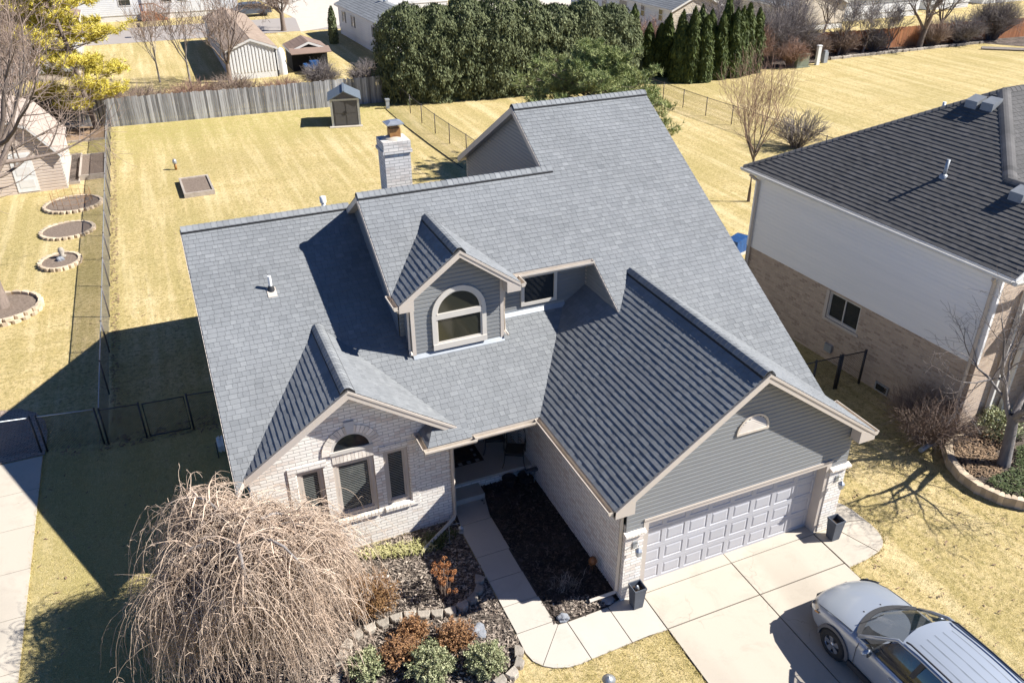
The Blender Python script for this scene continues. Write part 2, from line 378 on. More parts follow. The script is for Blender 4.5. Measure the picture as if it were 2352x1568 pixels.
# ================================================================ shingled planes and lapped walls
def clip_poly(P, Qp):
    """Sutherland-Hodgman, both 2D, Qp convex ccw"""
    out = P
    n = len(Qp)
    for i in range(n):
        ax, ay = Qp[i]; bx, by = Qp[(i+1) % n]; inp = out; out = []
        if not inp: return []
        def sd(p): return (bx-ax)*(p[1]-ay)-(by-ay)*(p[0]-ax)
        for j in range(len(inp)):
            p, q = inp[j], inp[(j+1) % len(inp)]; sp, sq = sd(p), sd(q)
            if sp >= 0: out.append(p)
            if (sp >= 0) != (sq >= 0):
                t_ = sp/(sp-sq); out.append((p[0]+(q[0]-p[0])*t_, p[1]+(q[1]-p[1])*t_))
    return out
def ccw(P):
    a = sum(P[i][0]*P[(i+1) % len(P)][1]-P[(i+1) % len(P)][0]*P[i][1] for i in range(len(P)))
    return P if a > 0 else P[::-1]
def area(P): return abs(sum(P[i][0]*P[(i+1) % len(P)][1]-P[(i+1) % len(P)][0]*P[i][1] for i in range(len(P))))/2
def shingles(mb, O, U, Vv, polys, seed, expo=.136, thick=.011, tabw=(.10, .24)):
    """O origin on the eave, U unit along eave, Vv unit up the slope; polys: convex pieces as 3D points on the plane"""
    rnd = random.Random(seed); O = Vector(O); U = Vector(U).normalized(); Vv = Vector(Vv).normalized(); N = U.cross(Vv)
    if N.z < 0: N = -N
    P2 = [ccw([((Vector(p)-O).dot(U), (Vector(p)-O).dot(Vv)) for p in P]) for P in polys]
    u0 = min(p[0] for P in P2 for p in P); u1 = max(p[0] for P in P2 for p in P)
    v0 = min(p[1] for P in P2 for p in P); v1 = max(p[1] for P in P2 for p in P)
    BB = [(min(p[0] for p in P), max(p[0] for p in P), min(p[1] for p in P), max(p[1] for p in P)) for P in P2]
    for P in polys: mb.face([Vector(p)-N*.004 for p in (P if Vector(U).cross(Vv).z > 0 else P)], .4, 1)
    r = math.floor(v0/expo)
    while r*expo < v1:
        a = r*expo; b = a+expo; u = u0-rnd.random()*.3; last = .5
        while u < u1:
            wd = rnd.uniform(*tabw); hi = rnd.random() < .52; th = thick*(1.0 if hi else .74)+rnd.random()*.002
            tone = min(1, max(0, .5+rnd.gauss(0, .11)+(.05 if hi else -.05)))
            for P, (x0, x1, y0, y1) in zip(P2, BB):
                if u+wd < x0 or u > x1 or b < y0 or a > y1: continue
                C = clip_poly([(u, a), (u+wd-.005, a), (u+wd-.005, b), (u, b)], P)
                if len(C) < 3 or area(C) < 1e-5: continue
                def pt(q): return O+U*q[0]+Vv*q[1]+N*(th*(1-(q[1]-a)/expo)+.001)
                top = [pt(q) for q in C]; mb.face(top if U.cross(Vv).z > 0 else top[::-1], tone, 0)
                for j in range(len(C)):
                    p, q = C[j], C[(j+1) % len(C)]
                    if abs(p[1]-a) < 1e-6 and abs(q[1]-a) < 1e-6 or (abs(p[0]-q[0]) < 1e-6):
                        g = [pt(p), pt(q)]; bt = [O+U*p[0]+Vv*p[1]-N*.003, O+U*q[0]+Vv*q[1]-N*.003]
                        mb.face([g[0], bt[0], bt[1], g[1]], tone*.6, 0)
            u += wd
        r += 1
def ridge_caps(mb, A, B, dA, dB, wid=.15, step=.15, h=.035, vent=True, seed=1):
    """folded cap tabs from A to B; dA,dB: unit vectors down the two slopes"""
    rnd = random.Random(seed); A = Vector(A); B = Vector(B); D = (B-A); L = D.length; D.normalize(); dA = Vector(dA).normalized(); dB = Vector(dB).normalized()
    up = -(dA+dB); up = (up-D*up.dot(D)).normalized()
    if up.z < 0: up = -up
    if vent:
        for d in (dA, dB):
            n = up
            p = [A+up*.004, B+up*.004, B+d*(wid*1.12)+up*.004, A+d*(wid*1.12)+up*.004]  # near-black vent juts past the caps to draw their shadow line
            mb.hull8([*p, *[q+up*(h-.012) for q in p]], 1, .5)
    else: h = .014
    x = 0
    while x < L-.02:
        e = min(x+step*1.15, L+.01); tone = min(1, max(0, rnd.gauss(.7, .22)))
        for d in (dA, dB):
            a0 = A+D*x; a1 = A+D*e
            lo, hi_ = h, h+.012
            dn = 1-.5*(d.dot(-up)); c_ = wid*.36; rise_ = c_*max(0, d.dot(-up))*.75
            pr_ = [(0, 0), (c_, rise_), (wid*.75, rise_*.55), (wid*1.02, 0)]
            for (s0, r0), (s1, r1) in zip(pr_, pr_[1:]):
                p = [a0+d*s0+up*(hi_+r0), a0+d*s1+up*(hi_+r1), a1+d*s1+up*(lo+r1), a1+d*s0+up*(lo+r0)]
                q = [k-up*.009 for k in p]; mb.face(p, tone); mb.face([p[0], q[0], q[1], p[1]], tone*.5); mb.face([p[3], q[3], q[2], p[2]], tone*.5)
            p = [a0+d*wid*1.02+up*hi_, a1+d*wid*1.02+up*lo]; mb.face([p[0], p[1], p[1]-up*.01, p[0]-up*.01], tone*.5)
        x += step
def lap(mb, P0, U, outn, poly, expo=.11, out=.02, mi=0):
    """dutch lap siding on a vertical wall: flat board, bevelled top edge. poly: (u,z) points"""
    P0 = Vector(P0); U = Vector(U); outn = Vector(outn); P = ccw(poly)
    z0 = min(p[1] for p in P); z1 = max(p[1] for p in P); k = math.floor(z0/expo)
    flip = (U.cross(V(0, 0, 1))).dot(outn) < 0
    while k*expo < z1:
        for a, b, da, db in ((k*expo, (k+.7)*expo, out, out), ((k+.7)*expo, (k+1)*expo, out, .002)):
            C = P
            for s_, lim in ((1, a), (-1, b)):
                o = []
                for j in range(len(C)):
                    p, q = C[j], C[(j+1) % len(C)]; sp = (p[1]-lim)*s_; sq = (q[1]-lim)*s_
                    if sp >= 0: o.append(p)
                    if (sp >= 0) != (sq >= 0):
                        t_ = sp/(sp-sq); o.append((p[0]+(q[0]-p[0])*t_, lim))
                C = o
                if not C: break
            if len(C) >= 3 and area(C) > 1e-6:
                pt = lambda q: P0+U*q[0]+V(0, 0, q[1])+outn*(da+(db-da)*(q[1]-a)/(b-a)+.001)
                top = [pt(q) for q in C]; mb.face(top[::-1] if flip else top, .5, mi)
                lo = [q for q in C if abs(q[1]-a) < 1e-6]
                if len(lo) >= 2 and da == db:
                    u0 = min(q[0] for q in lo); u1 = max(q[0] for q in lo); p0, p1 = pt((u0, a)), pt((u1, a))
                    g = [p0, p1, p1-outn*out, p0-outn*out]; mb.face(g[::-1] if not flip else g, .5, mi)
        k += 1
def wallpoly(mb, P0, U, poly, thick, inward, mi=0):
    """plain wall prism with (u,z) polygon; inward: vector"""
    P0 = Vector(P0); U = Vector(U); P = ccw(poly)
    a = [P0+U*q[0]+V(0, 0, q[1]) for q in P]
    if (U.cross(V(0, 0, 1))).dot(Vector(inward)) > 0: a = a[::-1]
    mb.prism(a, Vector(inward)*thick, mi)
def wall_with_holes(mb, P0, U, inward, outline, holes, thick=.12, mi=0):
    """outline: convex-ish (u,z) polygon; holes: axis-aligned (u0,u1,z0,z1). builds front skin by cell decomposition + reveals"""
    P0 = Vector(P0); U = Vector(U); inward = Vector(inward)
    us = sorted({h[0] for h in holes} | {h[1] for h in holes} | {min(p[0] for p in outline)-.01, max(p[0] for p in outline)+.01})
    zs = sorted({h[2] for h in holes} | {h[3] for h in holes} | {min(p[1] for p in outline)-.01, max(p[1] for p in outline)+.01})
    O = ccw(outline); flip = (U.cross(V(0, 0, 1))).dot(inward) > 0
    tp = lambda q: P0+U*q[0]+V(0, 0, q[1])
    for i in range(len(us)-1):
        for j in range(len(zs)-1):
            cu, cz = (us[i]+us[i+1])/2, (zs[j]+zs[j+1])/2
            if any(h[0] < cu < h[1] and h[2] < cz < h[3] for h in holes): continue
            C = clip_poly([(us[i], zs[j]), (us[i+1], zs[j]), (us[i+1], zs[j+1]), (us[i], zs[j+1])], O)
            if len(C) >= 3 and area(C) > 1e-6:
                f = [tp(q) for q in C]; mb.face(f[::-1] if flip else f, .5, mi)
    for h in holes:
        c = [(h[0], h[2]), (h[1], h[2]), (h[1], h[3]), (h[0], h[3])]
        for k in range(4):
            p, q = tp(c[k]), tp(c[(k+1) % 4]); mb.face([p, q, q+inward*thick, p+inward*thick], .5, mi)
# ================================================================ main house
MT['keystone'] = pm('pale_keystone', (.62, .60, .57), (.55, .53, .50), 6, .8)
def gutter(mb, A, B, outd, w=.12, h=.11, mi=0):
    """open K gutter; A,B: top back edge; outd: unit horizontal outward"""
    A = Vector(A); B = Vector(B); o = Vector(outd); t = .006; z = V(0, 0, 1)
    def slab(p, q, a0, a1, z0, z1):
        c = [p+o*a0+z*z0, q+o*a0+z*z0, q+o*a1+z*z0, p+o*a1+z*z0]
        mb.hull8(c+[k+z*(z1-z0) for k in c], mi, .5)
    slab(A, B, 0, t, -h, -.012); slab(A, B, t, w*.8, -h, -h+t)
    c = [A+o*(w*.8)-z*h, B+o*(w*.8)-z*h, B+o*w-z*(h*.45), A+o*w-z*(h*.45)]
    mb.face(c, .5, mi); mb.face([k-o*t for k in c][::-1], .5, mi)
    slab(A, B, w-t, w+.012, -h*.45, 0)
    D = (B-A).normalized()
    for p in (A, B-D*.008):
        c = [p-z*h, p+o*(w*.8)-z*h, p+o*w-z*(h*.45), p+o*w]; c2 = [p-z*.01]
        q = c+c2; mb.prism(q, D*.008, mi, .5)
def board(mb, A, B, down, outv, th=.025, mi=0):
    A = Vector(A); B = Vector(B); o = Vector(outv)*th; d = V(0, 0, -down)
    mb.prism([A+o, B+o, B+o+d, A+o+d], -o, mi, .5)
def slabs(mb, polys, down=.15, gap=.016, mi=0):
    for P in polys:
        a = [Vector(p)-V(0, 0, gap) for p in P]; n = (a[1]-a[0]).cross(a[2]-a[0])
        if n.z < 0: a = a[::-1]
        mb.prism(a, V(0, 0, -down), mi, .5)
def frame_rect(mb, P0, U, outn, u0, u1, z0, z1, w, d0, d1, mi=0):
    """rect frame between depth d0..d1 along outn"""
    P0 = Vector(P0); U = Vector(U); o = Vector(outn)
    for a, b, c, d in ((u0, u1, z1-w, z1), (u0, u1, z0, z0+w), (u0, u0+w, z0+w, z1-w), (u1-w, u1, z0+w, z1-w)):
        q = [P0+U*a+V(0, 0, c)+o*d0, P0+U*b+V(0, 0, c)+o*d0, P0+U*b+V(0, 0, c)+o*d1, P0+U*a+V(0, 0, c)+o*d1]
        mb.hull8(q+[k+V(0, 0, d-c) for k in q], mi, .5)
def bxw(mb, P0, U, outn, u0, u1, z0, z1, d0, d1, mi=0, tone=.5):
    P0 = Vector(P0); U = Vector(U); o = Vector(outn)
    q = [P0+U*u0+V(0, 0, z0)+o*d0, P0+U*u1+V(0, 0, z0)+o*d0, P0+U*u1+V(0, 0, z0)+o*d1, P0+U*u0+V(0, 0, z0)+o*d1]
    mb.hull8(q+[k+V(0, 0, z1-z0) for k in q], mi, tone)
def window(parent, P0, U, outn, u0, u1, z0, z1, w=.06, dep=(-.1, .0), fm='frame', blind=False, mull=None, gm='glass'):
    m = MB(); frame_rect(m, P0, U, outn, u0, u1, z0, z1, w, dep[0], dep[1])
    frame_rect(m, P0, U, outn, u0+w, u1-w, z0+w, z1-w, w*.5, dep[0], dep[1]-.03)
    if mull == 'v': bxw(m, P0, U, outn, (u0+u1)/2-.02, (u0+u1)/2+.02, z0+w, z1-w, dep[0], dep[1]-.02)
    if mull == 'h': bxw(m, P0, U, outn, u0+w, u1-w, (z0+z1)/2-.02, (z0+z1)/2+.02, dep[0], dep[1]-.02)
    f = m.build('window', MT[fm], parent)
    g = MB(); bxw(g, P0, U, outn, u0+w, u1-w, z0+w, z1-w, dep[0]+.005, dep[0]+.03); g.build('pane', MT[gm], f)
    if blind:
        b = MB(); z = z0+w*1.5
        while z < z1-w*1.5:
            bxw(b, P0, U, outn, u0+w*1.5, u1-w*1.5, z, z+.018, dep[0]+.0302, dep[0]+.034); z += .05
        b.build('blind', MT['blind'], f)
    return f
def arc(cx, cz, r, a0, a1, n): return [(cx+r*math.cos(a0+(a1-a0)*k/n), cz+r*math.sin(a0+(a1-a0)*k/n)) for k in range(n+1)]
def arcband(mb, P0, U, outn, cx, cz, r0, r1, d0, d1, a0=0, a1=math.pi, n=24, mi=0, gap=0, tone=None):
    P0 = Vector(P0); U = Vector(U); o = Vector(outn)
    for k in range(n):
        b0 = a0+(a1-a0)*(k+gap)/n; b1 = a0+(a1-a0)*(k+1-gap)/n
        q = [(r0, b0), (r1, b0), (r1, b1), (r0, b1)]
        f = [P0+U*(cx+r*math.cos(b))+V(0, 0, cz+r*math.sin(b))+o*d1 for r, b in q]
        mb.hull8([p-o*(d1-d0) for p in f]+f, mi, random.random() if tone is None else tone)
def disc(mb, P0, U, outn, cx, cz, r, d, a0=0, a1=math.pi, n=24, mi=0):
    P0 = Vector(P0); U = Vector(U); o = Vector(outn)
    f = [P0+U*x+V(0, 0, z)+o*d for x, z in arc(cx, cz, r, a0, a1, n)]; mb.face(f, .5, mi)

ze, ye, ml = 3.022, 3.365, .506
xl, yL = -8.07, 10.18; zL = ze+ml*(yL-ye)
zu, yu, mu = 5.719, 5.749, .582
y2, y3 = 8.483, 10.572; z2 = zu+mu*(y2-yu); z3 = zu+mu*(y3-yu)
x2, x3, x4, x5 = -3.82, 1.342, 5.714, 1.525
xr, zr, xe0, xe1, mg, yf = 2.393, 5.475, -1.046, 5.832, .713, -.292
xg0, xg1, hd, zp, ydr = -.564, 5.481, 2.115, 1.95, .24
xlg, zlr, mlg, yfl = -5.471, 4.788, .675, 3.63
xdm, hwd, zde, zda, yd = -2.275, 1.532, 5.722, 6.843, 5.5
mdo = (zda-zde)/hwd
Lz = lambda y: ze+ml*(y-ye)
Uz = lambda y: zu+mu*(y-yu)
def LP(x, y): return (x, y, Lz(y))
def UP(x, y): return (x, y, Uz(y))
house = thing('house', 'two storey house with grey shingle roofs, cream brick front, dormer and attached two car garage', 'house', (0, 0, 0))
SH = [MT['shingle'], MT['decking']]
# --- lower front slope
lo = [[LP(xl, ye), LP(xlg, 6.86), LP(xlg, yL), LP(xl, yL)],
      [LP(xlg, 6.86), LP(-3.6, 4.365), LP(-3.6, yL), LP(xlg, yL)],
      [LP(-3.6, 4.365), LP(-2.85, ye), LP(-2.85, 6.1), LP(-3.6, 6.1)],
      [LP(-2.85, ye), LP(xe0, ye), LP(xe0, 6.1), LP(-2.85, 6.1)],
      [LP(xe0, ye), LP(.895, 6.1), LP(xe0, 6.1)]]
m = MB(); shingles(m, (xl, ye, ze), (1, 0, 0), (0, 1, ml), lo, 11); r1 = m.build('lower_roof', SH, house)
m = MB(); slabs(m, lo)
# rear slope of the one storey part
yb1 = 2*yL-ye
bk = [(xl, yL, zL), (1.4, yL, zL), (1.4, yb1, ze), (xl, yb1, ze)]
slabs(m, [bk], gap=.02); m.face([bk[0], bk[3], bk[2], bk[1]], .5, 1)
m.build('roof_deck', [MT['trim'], MT['shingle']], house)
# --- upper slope
dx = xdm+hwd
up = [[UP(x2, yu), UP(xdm, 7.68), UP(xdm, y2), UP(x2, y2)],
      [UP(xdm, 7.68), UP(dx, yu), UP(dx, y2), UP(xdm, y2)],
      [UP(dx, yu), UP(x3, yu), UP(x3, y2), UP(dx, y2)],
      [UP(x3, yu), UP(x5, yu), UP(x5, y3), UP(x3, y3)],
      [UP(x5, 4.27), UP(xr, 5.33), UP(xr, y3), UP(x5, y3)],
      [UP(xr, 5.33), UP(x4, 1.26), UP(x4, y3), UP(xr, y3)]]
m = MB(); shingles(m, (x2, yu, zu), (1, 0, 0), (0, 1, mu), up, 22); m.build('upper_roof', SH, house)
m = MB(); slabs(m, up)
b2 = [(x2, y2, z2), (x3+.3, y2, z2), (x3+.3, 2*y2-yu, zu), (x2, 2*y2-yu, zu)]; b3 = [(x3, y3, z3), (x4, y3, z3), (x4, 2*y3-yu, zu), (x3, 2*y3-yu, zu)]
slabs(m, [b2, b3], gap=.02)
for b in (b2, b3): m.face([b[0], b[3], b[2], b[1]], .5, 1)
m.build('upper_roof_deck', [MT['trim'], MT['shingle']], house)
# --- garage roof
G = lambda x, y: (x, y, zr-mg*abs(x-xr))
gl = [[G(xe0, yf), G(xe0, ye), G(.895, 6.1), G(.895, yf)], [G(.895, yf), G(.895, 6.1), G(x5, 6.1), G(x5, yf)], [G(x5, yf), G(x5, 4.27), G(xr, 5.33), G(xr, yf)]]
gr = [[G(xr, yf), G(xe1, yf), G(xe1, 1.11), G(xr, 5.33)]]
m = MB(); shingles(m, (xe0, yf, ze), (0, 1, 0), (1, 0, mg), gl, 33, thick=.013)
shingles(m, (xe1, yf, ze), (0, 1, 0), (-1, 0, mg), gr, 34); m.build('garage_roof', SH, house)
m = MB(); slabs(m, gl+gr); m.build('garage_roof_deck', MT['trim'], house)
# --- dormer roof
dl = [(xdm-hwd, yd-.3, zde), (xdm-hwd, yu, zde), (xdm, 7.68, zda), (xdm, yd-.3, zda)]
dr = [(xdm+hwd, yd-.3, zde), (xdm+hwd, yu, zde), (xdm, 7.68, zda), (xdm, yd-.3, zda)]
m = MB(); shingles(m, dl[0], (0, 1, 0), (1, 0, mdo), [dl], 41, thick=.013); shingles(m, dr[0], (0, 1, 0), (-1, 0, mdo), [dr], 42); m.build('dormer_roof', SH, house)
m = MB(); slabs(m, [dl, dr], .13); m.build('dormer_roof_deck', MT['trim'], house)
# --- front left gable roof
hw = 2.42; zg = zlr-mlg*hw
fl = [(xlg-hw, yfl, zg), (xlg, 6.86, zlr), (xlg, yfl, zlr)]; fr = [(xlg+hw, yfl, zg), (xlg, 6.86, zlr), (xlg, yfl, zlr)]
m = MB(); shingles(m, fl[0], (0, 1, 0), (1, 0, mlg), [fl], 51, thick=.013); shingles(m, fr[0], (0, 1, 0), (-1, 0, mlg), [fr], 52)
# pent return at the brick corner
A, B, C_, D_ = V(-3.88, 3.3, 2.99), V(-2.8, 3.3, 2.99), V(-2.8, 4.0, 3.36), V(-3.45, 4.0, 3.36)
E_ = V(-3.88, 4.0, 2.99)
shingles(m, A, (1, 0, 0), (0, .7, .37), [[A, B, C_, D_]], 53); shingles(m, E_, (0, -1, 0), (.43, 0, .37), [[E_, A, D_]], 54)
m.build('gable_roof', SH, house)
m = MB(); slabs(m, [fl, fr], .13); m.prism([A-V(0, 0, .02), B-V(0, 0, .02), V(-2.8, 4.0, 2.97), V(-3.88, 4.0, 2.97)], (0, 0, -.1)); m.build('gable_roof_deck', MT['trim'], house)
# --- ridge caps
m = MB()
sl = lambda a, s: (V(0, -1, -a), V(0, 1, -a)) if s == 'y' else (V(-1, 0, -a), V(1, 0, -a))
for a, b, k, s_, sd_ in (((xl, yL, zL), (x2+.1, yL, zL), ml, 'y', 1), ((x2, y2, z2), (x3+.25, y2, z2), mu, 'y', 2), ((x3, y3, z3), (x4, y3, z3), mu, 'y', 3),
                    ((xr, yf, zr), (xr, 5.25, zr), mg, 'x', 4), ((xdm, yd-.3, zda), (xdm, 7.62, zda), mdo, 'x', 5), ((xlg, yfl, zlr), (xlg, 6.8, zlr), mlg, 'x', 6)):
    m.mark(); ridge_caps(m, a, b, *sl(k, s_), seed=sd_, wid=.18, h=.05)
m.build('ridge_cap', [MT['shingle'], MT['vent']], house)
# --- rake boards
m = MB()
Y = V(0, -1, 0)
for c, half, zt, k, y in ((xr, xr-xe0, zr, mg, yf), (xdm, hwd, zda, mdo, yd-.3), (xlg, hw, zlr, mlg, yfl)):
    for s in (-1, 1):
        m.mark(); a = V(c, y, zt-.012); b = V(c+s*half, y, zt-k*half-.012); board(m, a, b, .2 if half > 2 else .17, Y, .03)
        board(m, a-V(0, 0, .0), b-V(0, 0, 0), .06, Y, .045)
# eave returns (triangular ends) on garage and dormer
for c, half, zt, k, y in ((xr, xr-xe0, zr, mg, yf), (xdm, hwd, zda, mdo, yd-.3)):
    for s in (-1, 1):
        xo = c+s*half; xi = c+s*(half-.46 if half > 2 else half-.36); zo = zt-k*half
        m.mark(); p = [V(xo, y-.034, zo-.05), V(xi, y-.034, zo+(.46 if half > 2 else .36)*k-.18), V(xi, y-.034, zo-.2), V(xo, y-.034, zo-.2)]
        m.prism(p, (0, .28, 0))
m.mark(); board(m, (xl, ye, ze-.01), (xl, yL, zL-.01), .17, (-1, 0, 0)); m.mark(); board(m, (x2, yu, zu-.01), (x2, y2, z2-.01), .17, (-1, 0, 0))
m.mark(); board(m, (x3, y2, z2-.01), (x3, y3, z3-.01), .17, (-1, 0, 0)); m.mark(); board(m, (x3, y3, z3-.01), (x3, 2*y3-yu, zu-.01), .2, (-1, 0, 0))
m.mark(); board(m, (x5, 4.3, Uz(4.3)-.005), (x5, yu, zu-.005), .1, (-1, 0, 0), .02)
m.build('rake_board', MT['trim'], house)
# --- gutters
m = MB()
m.mark(); gutter(m, (-2.76, ye-.012, ze-.02), (xe0-.13, ye-.012, ze-.02), (0, -1, 0)); m.mark(); gutter(m, (xe0-.012, ye-.0, ze-.02), (xe0-.012, yf+.02, ze-.02), (-1, 0, 0))
m.mark(); gutter(m, (xe1+.012, yf+.0, ze-.02), (xe1+.012, 1.1, ze-.02), (1, 0, 0)); m.mark(); gutter(m, (-3.99, 3.3, 2.985), (-2.72, 3.3, 2.985), (0, -1, 0)); m.mark(); gutter(m, (-3.88, 3.29, 2.985), (-3.88, 4.0, 2.985), (-1, 0, 0))
m.mark(); gutter(m, (dx+.05, yu-.012, zu-.02), (x5-.02, yu-.012, zu-.02), (0, -1, 0)); m.mark(); gutter(m, (xdm-hwd-.01, yd-.33, zde-.02), (xdm-hwd-.01, yu+.1, zde-.02), (-1, 0, 0)); m.mark(); gutter(m, (dx+.01, yd-.33, zde-.02), (dx+.01, yu-.13, zde-.02), (1, 0, 0))
g_ = m.build('gutter', MT['gutter'], house)
# ---------------------------------------------------------------- walls
def pr(name, mb, mt): return mb.build(name, MT[mt] if isinstance(mt, str) else mt, house)
m = MB()   # brick of the garage side, piers and porch
m.box(xg0, xg0+.2, 0.0, 6.5, -.05, 2.9); m.mark(); m.box(xg0-.015, -.12, -.05, .19, -.05, zp); m.mark(); m.box(5.0, xg1+.0, -.05, .19, -.05, zp)
m.mark(); m.box(-3.33, -3.13, 4.05, 6.6, -.05, 2.98); m.mark(); m.box(-3.13, xg0, 6.5, 6.7, -.05, 3.1)
m.mark(); m.box(-3.13, xg0, 4.95, 5.1, -.05, .27)
pr('garage_brick_wall', m, 'brick')
m = MB(); m.box(-3.13, xg0, 4.9, 6.5, .27, .35); m.box(-2.98, -2.1, 4.47, 4.95, 0, .18); pr('porch_slab', m, 'concrete_walk')
# front door and sidelight on the porch
f = MB(); frame_rect(f, (0, 6.5, 0), (1, 0, 0), (0, -1, 0), -2.35, -1.25, .35, 2.5, .08, 0, .04); dd = f.build('front_door', MT['trim_white'], house)
f = MB(); bxw(f, (0, 6.5, 0), (1, 0, 0), (0, -1, 0), -2.27, -1.33, .36, 2.42, 0, .02); f.build('door_leaf', MT['rust_head'], dd)
# garage front siding
U, O = (1, 0, 0), (0, -1, 0); P0 = (0, .0, 0)
m = MB(); zt = lambda x: zr-mg*abs(x-xr)-.15
lap(m, P0, U, O, [(xg0, hd+.14), (xg1, hd+.14), (xg1, zt(xg1)), (xr, zt(xr)), (xg0, zt(xg0))])
lap(m, P0, U, O, [(xg0, zp+.06), (-.13, zp+.06), (-.13, hd+.14), (xg0, hd+.14)]); lap(m, P0, U, O, [(5.01, zp+.06), (xg1, zp+.06), (xg1, hd+.14), (5.01, hd+.14)])
wallpoly(m, (0, .002, 0), U, [(xg0, 2.2), (xg1, 2.2), (xg1, zt(xg1)), (xr, zt(xr)), (xg0, zt(xg0))], .15, (0, 1, 0))
m.box(xg0-.004, xg0+.06, -.018, .012, zp+.05, 3.15); m.box(xg1-.05, xg1+.004, -.018, .012, zp+.05, 3.15)
pr('garage_siding', m, 'siding')
m = MB()
for a, b in ((xg0-.05, -.1), (4.98, xg1+.05)):
    m.mark(); x = a
    while x < b-.03:
        q = [V(x, -.13, zp), V(x+.066, -.13, zp), V(x+.066, .0, zp), V(x, .0, zp)]
        m.hull8(q+[V(x, -.13, zp+.05), V(x+.066, -.13, zp+.05), V(x+.066, 0, zp+.09), V(x, 0, zp+.09)], 0, random.random()); x += .074
pr('pier_cap', m, 'rowlock')
m = MB(); m.box(-.13, 5.01, -.03, ydr, hd, hd+.14); m.box(-.13, 0, -.03, ydr, 0, hd); m.box(4.88, 5.01, -.03, ydr, 0, hd); m.box(-.13, 5.01, -.05, -.03, hd+.1, hd+.15)
pr('garage_door_trim', m, 'trim')
# garage door with raised panels
m = MB(); W = 4.88/8; H = hd/4
for i in range(8):
    for j in range(4):
        a, b, c, d = i*W, (i+1)*W, j*H+.02*(j == 0), (j+1)*H
        rs = []
        for ins, dp in ((0, 0), (.055, 0), (.07, .014), (.088, .014), (.125, .002)):
            iz = ins*1.0+(.02 if ins else 0)
            rs.append([V(a+ins, ydr+dp, c+iz), V(b-ins, ydr+dp, c+iz), V(b-ins, ydr+dp, d-iz), V(a+ins, ydr+dp, d-iz)])
        for k in range(4):
            for q in range(4):
                q2 = (q+1) % 4; m.face([rs[k][q], rs[k][q2], rs[k+1][q2], rs[k+1][q]], .5)
        m.face(rs[4], .5)
for j in range(1, 4): m.box(0, 4.88, ydr-.003, ydr, j*H-.006, j*H+.004)
gd = pr('garage_door', m, 'door')
m = MB(); m.box(0, 4.88, ydr-.02, ydr+.03, .0, .022); m.build('bottom_seal', MT['black'], gd)
# half round louvre
cxv, czv, rv = 2.43, 3.88, .42
m = MB(); arcband(m, P0, U, O, cxv, czv, rv-.05, rv, 0, .05, n=28, tone=.5); bxw(m, P0, U, O, cxv-rv, cxv+rv, czv-.05, czv, 0, .055)
z = czv+.008
while z < czv+rv-.07:
    h_ = math.sqrt(max(.001, (rv-.05)**2-(z+.03-czv)**2))
    m.hull8([V(cxv-h_, -.05, z), V(cxv+h_, -.05, z), V(cxv+h_, -.04, z), V(cxv-h_, -.04, z), V(cxv-h_, -.025, z+.034), V(cxv+h_, -.025, z+.034), V(cxv+h_, -.015, z+.034), V(cxv-h_, -.015, z+.034)], 0, .5); z += .052
gv = pr('gable_vent', m, 'gutter'); m = MB(); disc(m, P0, U, O, cxv, czv, rv-.03, .026); m.build('vent_gap_shade', MT['vent'], gv)  # black disc behind the slats paints the shade between them
# second storey front wall and its window, side walls
m = MB(); lap(m, (0, 6.1, 0), U, O, [(-3.6, 4.35), (x5+.1, 4.35), (x5+.1, 5.9), (-3.6, 5.9)])
m.mark(); lap(m, (-3.6, 0, 0), (0, 1, 0), (-1, 0, 0), [(6.1, 4.3), (10.8, 4.3), (10.8, Uz(6.1)-.1), (y2, z2-.2), (6.1, Uz(6.1)-.15)])
m.mark(); lap(m, (x5, 0, 0), (0, 1, 0), (-1, 0, 0), [(4.31, 4.82), (6.1, 4.82), (6.1, Uz(6.1)-.1), (4.31, 4.83)])
m.mark(); lap(m, (x3+.22, 0, 0), (0, 1, 0), (-1, 0, 0), [(8.3, 4.5), (8.3, Uz(8.3)-.2), (y3, z3-.2), (15.1, 5.75), (15.1, 0), (12, 0)])
m.mark(); m.box(x3+.23, 5.4, 15.0, 15.1, 0, 5.75); m.box(5.3, 5.45, 1.3, 15.1, 0, 2.9)
wallpoly(m, (5.45, 0, 0), (0, 1, 0), [(1.6, 2.8), (15.1, 2.8), (15.1, 5.7), (y3, z3-.2)], .1, (-1, 0, 0)); m.mark(); m.box(-7.8, 1.6, 16.1, 16.2, 0, 2.95)
pr('upper_siding', m, 'siding')
m = MB(); m.box(x3+.2, x3+.26, 15.02, 15.12, 0, 5.7); m.mark(); m.box(x5-.02, x5+.04, 6.02, 6.09, 4.5, 5.7); pr('corner_board', m, 'trim')
window(house, (0, 6.1, 0), U, O, -.36, .66, 4.58, 5.46, .09, (.016, .07), 'frame')
m = MB(); m.prism([V(-1.1, 5.99, Lz(5.99)+.02), V(.9, 5.99, Lz(5.99)+.02), V(.9, 6.088, 4.47), V(-1.1, 6.088, 4.47)], (0, 0, -.02)); m.box(-1.1, .9, 6.072, 6.086, 4.4, 4.52)
m.mark(); m.prism([V(-3.47, 5.41, Lz(5.41)+.02), V(-1.08, 5.41, Lz(5.41)+.02), V(-1.08, 5.485, 4.17), V(-3.47, 5.485, 4.17)], (0, 0, -.02)); pr('flashing', m, 'flash')
